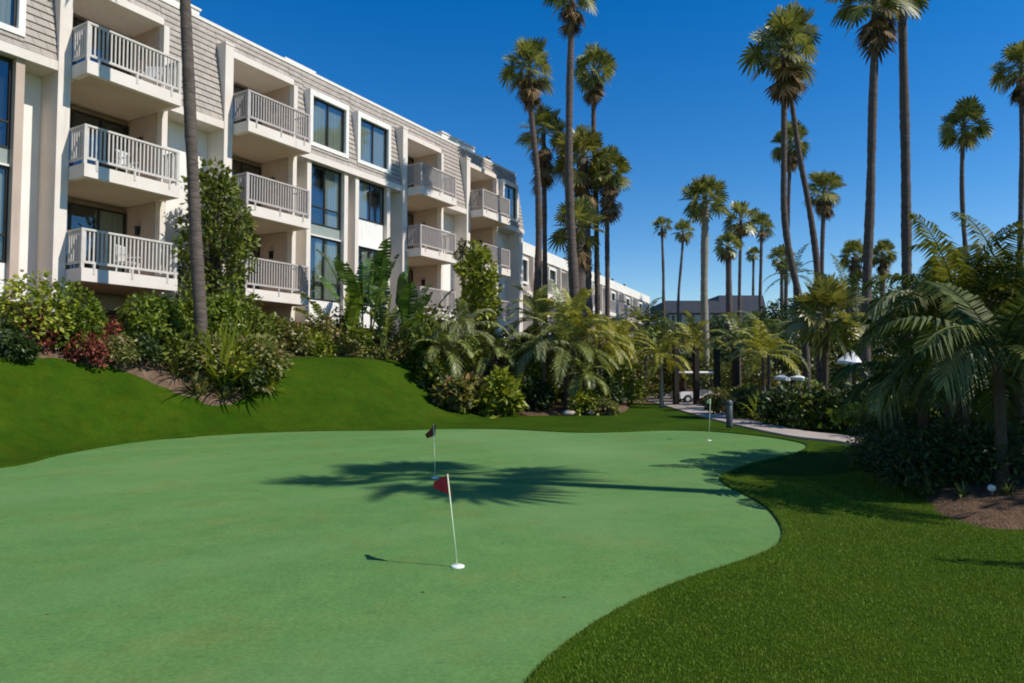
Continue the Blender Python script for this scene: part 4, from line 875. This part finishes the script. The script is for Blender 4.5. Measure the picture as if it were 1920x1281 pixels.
# bin, umbrellas, globe lamp
bx, by = P(1365, 600, 19.0)[:2]
t = thing('litter_bin', 'slim dark grey bin standing at the edge of the curving path', 'bin', (bx, by, .05)); mb = MB(); mb.lathe([(0, 0), (.08, 0), (.09, .05), (.09, .62), (.07, .64)], n=16); mb.obj('drum', 'metal', t, True)
mb = MB(); mb.lathe([(.095, .62), (.10, .70), (.07, .76), (0, .78)], n=16); mb.obj('lid', 'metal', t, True)
def umbrella(lab, u, Yd, vt, r, tilt=.0, dp=.38):
    x, y = P(u, 600, Yd)[:2]; z = Hf(x, y); h = P(u, vt, Yd)[2]-z; t = thing('patio_umbrella', lab, 'umbrella', (x, y, z), 0, 'white umbrellas among the trees'); t.rotation_euler = (0, tilt, 0)
    mb = MB(); mb.tube([(0, 0, 0), (0, 0, h)], .03, 8); mb.obj('pole', 'metal', t); mb = MB(); n = 8; c = (0, 0, h)
    v = [c]; 
    for i in range(n): a = i*2*math.pi/n; v.append((r*math.cos(a), r*math.sin(a), h-r*dp))
    for i in range(n): a = i*2*math.pi/n; v.append((r*math.cos(a), r*math.sin(a), h-r*dp-.12))
    mb.add(v, [(1+i, 1+n+i, 1+n+(i+1) % n, 1+(i+1) % n) for i in range(n)], [(0, 1+i, 1+(i+1) % n) for i in range(n)]); mb.obj('canopy', 'canvas', t)
    for i in range(n): a = i*2*math.pi/n; mb = MB(); mb.tube([(0, 0, h-.02), (r*.97*math.cos(a), r*.97*math.sin(a), h-r*dp-.02)], .01, 4); mb.obj('rib', 'metal', t)
umbrella('largest white umbrella, right of the young fan palm', 1573, 26.5, 652, .5, .2, 1.1)
umbrella('left of the two low white umbrellas among dark bushes', 1459, 30, 702, .36, .1)
umbrella('right of the two low white umbrellas among dark bushes', 1490, 31, 702, .4, .1)
gb = GR(1860, 945, 3, 20)
t = thing('garden_globe_lamp', 'small white globe light on the ground beneath the right palms', 'lamp', (gb[0], gb[1], Hf(*gb)+.05)); mb = MB(); mb.tube([(0, 0, -.05), (0, 0, .09)], .018, 8); mb.obj('spike', 'metal', t)
mb = MB(); th = np.linspace(0, math.pi, 11); mb.lathe([(max(.0005, .042*math.sin(a)), .125-.042*math.cos(a)) for a in th], n=18); mb.obj('globe', 'white_paint', t, True)

# ------------------------------------------------------------------ right-hand hedge and palms
RS = 'dark shrubs along the right of the path'
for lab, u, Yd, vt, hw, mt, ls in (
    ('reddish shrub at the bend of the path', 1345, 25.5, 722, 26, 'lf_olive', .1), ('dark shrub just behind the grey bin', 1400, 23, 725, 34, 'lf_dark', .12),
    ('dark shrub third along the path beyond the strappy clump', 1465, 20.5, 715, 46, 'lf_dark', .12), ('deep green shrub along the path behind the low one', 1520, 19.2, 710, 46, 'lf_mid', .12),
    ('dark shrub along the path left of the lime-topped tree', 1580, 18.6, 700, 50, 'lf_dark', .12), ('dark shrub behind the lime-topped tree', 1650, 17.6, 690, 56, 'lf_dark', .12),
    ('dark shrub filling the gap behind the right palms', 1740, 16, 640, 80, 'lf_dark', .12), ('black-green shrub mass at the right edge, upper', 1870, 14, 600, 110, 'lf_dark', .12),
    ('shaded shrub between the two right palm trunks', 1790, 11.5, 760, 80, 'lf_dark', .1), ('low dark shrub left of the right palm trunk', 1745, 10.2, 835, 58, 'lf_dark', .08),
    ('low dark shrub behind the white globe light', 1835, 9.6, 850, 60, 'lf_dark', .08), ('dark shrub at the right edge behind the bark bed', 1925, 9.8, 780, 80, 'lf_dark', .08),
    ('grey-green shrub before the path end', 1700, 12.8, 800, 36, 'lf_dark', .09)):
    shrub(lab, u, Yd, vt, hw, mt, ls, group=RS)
x, y = P(1418, 600, 22)[:2]; strap_plant('bright strappy clump beside the path bend', x, y, 1.05, 60, 'lf_yellow', .06, 1.0, group=None)
x, y = P(1448, 600, 21.5)[:2]; strap_plant('pale-leaved strappy clump right of the bright one', x, y, .9, 46, 'feather_pale', .06, 1.2, group=None)
x, y = P(1600, 600, 17.4)[:2]; shrub('low red-flowering shrub under the lime-topped tree', 1680, 14.9, 805, 24, 'lf_red', .07, group=None)
# leaning tree with lime top
x, y = G(1634, 856)[:2]; t = thing('leaning_tree', 'small leaning tree with a flat lime-green top at the path edge', 'tree', (x, y, 0)); mb = MB(); q = lambda u, v, d=0: P(u, v, y+d)-[x, y, 0]
trunk_mesh(mb, [q(1634, 858), q(1642, 825), q(1662, 795), q(1680, 775)], .11, .06, 8, .1); mb.obj('trunk', 'bark', t, True)
C = np.array([q(u, v, d) for u, v, d in ((1600, 776, 0), (1630, 772, .3), (1655, 768, -.3), (1680, 766, .2), (1705, 770, -.2), (1585, 778, .2), (1640, 770, -.6), (1725, 775, 0), (1670, 762, .7))])
mb = MB()
for c in C: mb.tube([q(1672, 785), c], [.03, .01], 5)
mb.obj('branch', 'bark', t); mb = MB(); leaf_cloud(mb, C, np.full(len(C), .27), 1500, .13, squash=.45); mb.obj('crown', 'lf_yellow', t)
RP = 'feather palms at the right edge'
x, y = GR(1880, 925, 4, 20)
k_ = dict(group=RP, ll=.55, dr=1.0, lw=.02, n=44)
feather_palm('brown-trunked feather palm at the right edge, fronds arching to the frame', x, y, P(1880, 655, y)[2]-Hf(x, y), 1.55, 12, 'feather_dark', r=.075, tmat='bark', elr=(0, 75), special=[(200, 32, 1.2, 1.6, 1.5), (-10, 25, 1.0, 1.6, 1.4)], **k_)
x, y = P(1800, 600, 10.6)[:2]
feather_palm('feather palm with yellow central fronds against the sky', x, y, P(1810, 595, y)[2]-Hf(x, y), 1.7, 15, 'feather_olive', r=.09, tmat='bark', elr=(10, 85), special=[(184, 50, 1.7, 1.3, 1.5)], **k_)
x, y = P(1775, 600, 12)[:2]
feather_palm('dark feather palm standing behind the yellow-centred one', x, y, P(1775, 610, y)[2]-Hf(x, y), 1.5, 16, 'feather_dark', r=.09, tmat='bark', elr=(0, 80), special=[(184, 40, 1.75, 1.3, 1.8)], **k_)
x, y = P(1725, 600, 10.4)[:2]
feather_palm('short feather palm with a pale arching frond over the shade', x, y, P(1735, 705, y)[2]-Hf(x, y), 1.25, 12, 'feather_dark', r=.07, tmat='bark', elr=(-5, 70), special=[(205, 30, 1.35, 1.5, 1.9)], **k_)
x, y = P(1900, 600, 11)[:2]
feather_palm('dense dark feather palm cut by the right edge', x, y, P(1900, 590, y)[2]-Hf(x, y), 2.1, 18, 'feather_dark', r=.1, tmat='bark', elr=(-5, 80), **k_)
x, y = P(1985, 600, 10.6)[:2]
feather_palm('feather palm mostly beyond the right edge of the view', x, y, 2.0, 1.5, 14, 'feather_dark', r=.1, tmat='bark', elr=(-5, 80), **k_)
# small plants in the bark bed
for lab, u, v in (('small leafy tuft left of the globe light', 1805, 945), ('pale tuft right of the globe light', 1893, 945), ('low tuft at the left end of the bark bed', 1740, 935)):
    x, y = GR(u, v, 4, 20); strap_plant(lab, x, y, .22, 26, 'lf_croton', .02, 1.0, name='ground_tuft', group='tufts in the bark bed', zoff=.05)
# tapering shadow at the right border: an unseen cypress added outside the view to cast it
x, y = 3.62+math.sin(AZ)*3.2/math.tan(EL), 5.9+math.cos(AZ)*3.2/math.tan(EL)
t = thing('shadow_cypress', 'unseen slender cypress added beyond the right edge to cast the tapering shadow', 'tree', (x, y, 0)); mb = MB(); mb.tube([(0, 0, 0), (0, 0, 2.6)], [.05, .015], 6); mb.obj('trunk', 'bark', t)
C = [(0, 0, z) for z in np.linspace(.3, 3.1, 14)]; r = [.24*(1-(z/3.3))**.8+.03 for z in np.linspace(.3, 3.1, 14)]; mb = MB(); leaf_cloud(mb, C, r, 5000, .06, squash=1.2); mb.obj('crown', 'lf_dark', t)

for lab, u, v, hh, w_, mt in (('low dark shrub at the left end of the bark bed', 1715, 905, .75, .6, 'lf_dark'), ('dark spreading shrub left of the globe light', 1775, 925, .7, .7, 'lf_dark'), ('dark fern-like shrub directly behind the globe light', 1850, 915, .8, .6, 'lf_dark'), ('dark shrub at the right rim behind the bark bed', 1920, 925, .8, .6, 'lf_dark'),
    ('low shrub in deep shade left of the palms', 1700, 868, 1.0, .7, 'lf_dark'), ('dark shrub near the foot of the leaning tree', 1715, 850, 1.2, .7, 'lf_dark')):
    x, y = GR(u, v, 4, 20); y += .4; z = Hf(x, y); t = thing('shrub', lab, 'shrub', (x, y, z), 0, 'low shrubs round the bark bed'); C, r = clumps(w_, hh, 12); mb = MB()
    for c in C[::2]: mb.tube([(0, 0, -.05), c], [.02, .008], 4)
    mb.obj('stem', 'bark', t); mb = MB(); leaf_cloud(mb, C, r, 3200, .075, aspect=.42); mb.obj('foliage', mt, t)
for lab, u, Yd, vt, w_, mt in (('far leafy tree left of the leaning pair of palms', 1455, 60, 560, 3.2, 'lf_dark'), ('far leafy tree behind the leaning pair of palms', 1510, 66, 545, 3.4, 'lf_mid'), ('far leafy tree left of the shaggy tall trunk', 1575, 62, 515, 3.2, 'lf_dark'),
    ('far leafy tree behind the shaggy tall trunk', 1635, 64, 500, 3.4, 'lf_mid'), ('far leafy tree behind the smooth tall trunk', 1700, 60, 520, 3.4, 'lf_dark'), ('far leafy tree behind the yellow-centred feather palm', 1780, 58, 530, 3.6, 'lf_dark'), ('far leafy tree at the right edge of the view', 1870, 56, 520, 3.8, 'lf_dark'),
    ('far leafy tree hiding the right half of the slate-roofed block', 1415, 68, 578, 3.0, 'lf_mid'), ('far leafy tree before the middle of the slate-roofed block', 1345, 72, 590, 3.0, 'lf_dark'), ('far leafy tree under the slate roof', 1390, 66, 605, 3.0, 'lf_dark'), ('far leafy tree left of the thick pale trunk', 1290, 66, 612, 3.0, 'lf_mid'), ('far low tree at the end of the cream block', 1235, 70, 600, 2.8, 'lf_dark')):
    x, y = P(u, 600, Yd)[:2]; h = P(u, vt, Yd)[2]; leafy_tree(lab, x, y, h, w_, 1.0, mt, .32, 22, 5200, group='leafy trees in the far background', cmin=.1)

leafy_tree('big leafy tree beyond the right edge that shades the feather palms', 12.4, 7.6, 8.2, 2.7, 2.0, 'lf_mid', .22, 30, 11000, name='shade_tree')
LG = 'low plants along the bed edge below the balconies'
for lab, u, Yd, vt, hw, mt, ls in (('low dark shrub at the far left of the bed edge', 30, 15.2, 622, 34, 'lf_dark', .08), ('low reddish shrub between the red one and the balcony', 165, 16.0, 618, 30, 'lf_red', .07), ('low brownish shrub below the gap under the balcony', 225, 16.6, 620, 32, 'lf_croton', .07),
    ('low dark shrub left of the round bed', 262, 17.0, 622, 34, 'lf_dark', .08), ('green shrub under the lowest left balcony beside the dark gap', 150, 17.6, 548, 36, 'lf_green', .1), ('tall green shrub right of the dark gap under the balcony', 300, 19.6, 520, 40, 'lf_green', .11),
    ('yellow-green shrub directly behind the bare trunk', 365, 20.6, 525, 40, 'lf_yellow', .11), ('tall leafy shrub below the bushy tree', 440, 22.0, 490, 44, 'lf_green', .12), ('round shrub under the second lowest balcony right end', 510, 23.2, 565, 40, 'lf_green', .12),
    ('yellow-tipped shrub right of the round bed', 590, 22.6, 620, 36, 'lf_yellow', .1), ('coppery low shrub at the middle of the lawn crest', 640, 23.6, 632, 34, 'lf_croton', .1), ('dark shrub at the foot of the glass windows', 640, 26.2, 560, 34, 'lf_dark', .12)):
    shrub(lab, u, Yd, vt, hw*1.15, mt, ls, group=LG, qmax=2.9 if ls < .095 else 2.3)
for lab, u, Yd, vt, hw, mt, ls in (('leafy shrub filling the space below the third balcony stack', 800, 30.5, 535, 48, 'lf_mid', .15), ('olive shrub below the fourth balcony stack', 845, 31.5, 560, 44, 'lf_olive', .15), ('green shrub left of the slim yellow-green tree', 870, 29.2, 600, 40, 'lf_green', .15),
    ('lime shrub left of the large arching palm', 1000, 27.5, 650, 40, 'lf_yellow', .16), ('leafy shrub behind the yellow-green feather palm', 1160, 32, 640, 44, 'lf_green', .16), ('bushy shrub hiding the base of the cream block', 1060, 36, 575, 52, 'lf_green', .18), ('dark bush at the foot of the centre palm trunks', 1015, 35, 570, 48, 'lf_dark', .16), ('yellowish bush right of the centre palm trunks', 1150, 40, 585, 44, 'lf_olive', .18)):
    shrub(lab, u, Yd, vt, hw, mt, ls, group='shrubs filling the centre planting')

for lab, u, Yd, vt, hw, mt, ls in (('broad-leaved bush at the left tip of the centre bed on the slope', 822, 24.6, 655, 34, 'lf_mid', .2), ('olive bush low on the slope left of the centre bed', 845, 23.6, 695, 30, 'lf_olive', .18), ('dark bush behind the left tip of the centre bed', 805, 26.4, 610, 40, 'lf_green', .18)):
    shrub(lab, u, Yd, vt, hw, mt, ls, group=CS)
fp('grey-green feather palm leaning over the slope at the left of the centre bed', 835, 25.2, 655, 1.6, 13, 'feather', group=FP, elr=(-5, 75), ll=.45, grav=1.4)
fp('golden feather palm with broad arching fronds at the heart of the centre bed', 1075, 27.6, 625, 2.3, 13, 'feather_yellow', group=FP, elr=(15, 85), ll=.55, n=40, dr=.8)
fp('pale feather palm arching over the centre bed from the right', 1020, 26.4, 650, 1.8, 12, 'feather_pale', group=FP, elr=(-10, 60), ll=.5, n=36, dr=1.1, grav=1.6)
# fallen leaf scraps on the turf
nl = 170; lx = rng.uniform(-11, 7, nl); ly = rng.uniform(4, 19, nl); lz = H(lx, ly)+np.where(inside(lx, ly, GO), .009, .02); a = rng.uniform(0, 6.28, nl); sz = rng.uniform(.008, .022, nl)
c_, s_ = np.cos(a)*sz, np.sin(a)*sz
v = np.stack([np.column_stack([lx-c_, ly-s_, lz]), np.column_stack([lx+s_*.45, ly-c_*.45, lz+.004]), np.column_stack([lx+c_, ly+s_, lz+.001]), np.column_stack([lx-s_*.45, ly+c_*.45, lz+.005])], 1).reshape(-1, 3)
mb = MB(); mb.add(v, np.arange(nl*4).reshape(-1, 4)); tag(struct(mb.obj('fallen_leaves', 'fan_dead'), 'stuff'), 'small dry leaf scraps scattered over the turf', 'leaves')

for lab, u, Yd, vt, hw, mt, ls in (('small shrub in front of the golf cart wheel', 1328, 31.5, 738, 15, 'lf_olive', .1), ('small bush between the third and rightmost dark posts', 1362, 31, 728, 18, 'lf_mid', .12), ('bush at the foot of the right-hand dark post', 1392, 29, 718, 24, 'lf_mid', .12)):
    shrub(lab, u, Yd, vt, hw, mt, ls, group='small shrubs by the dark posts')
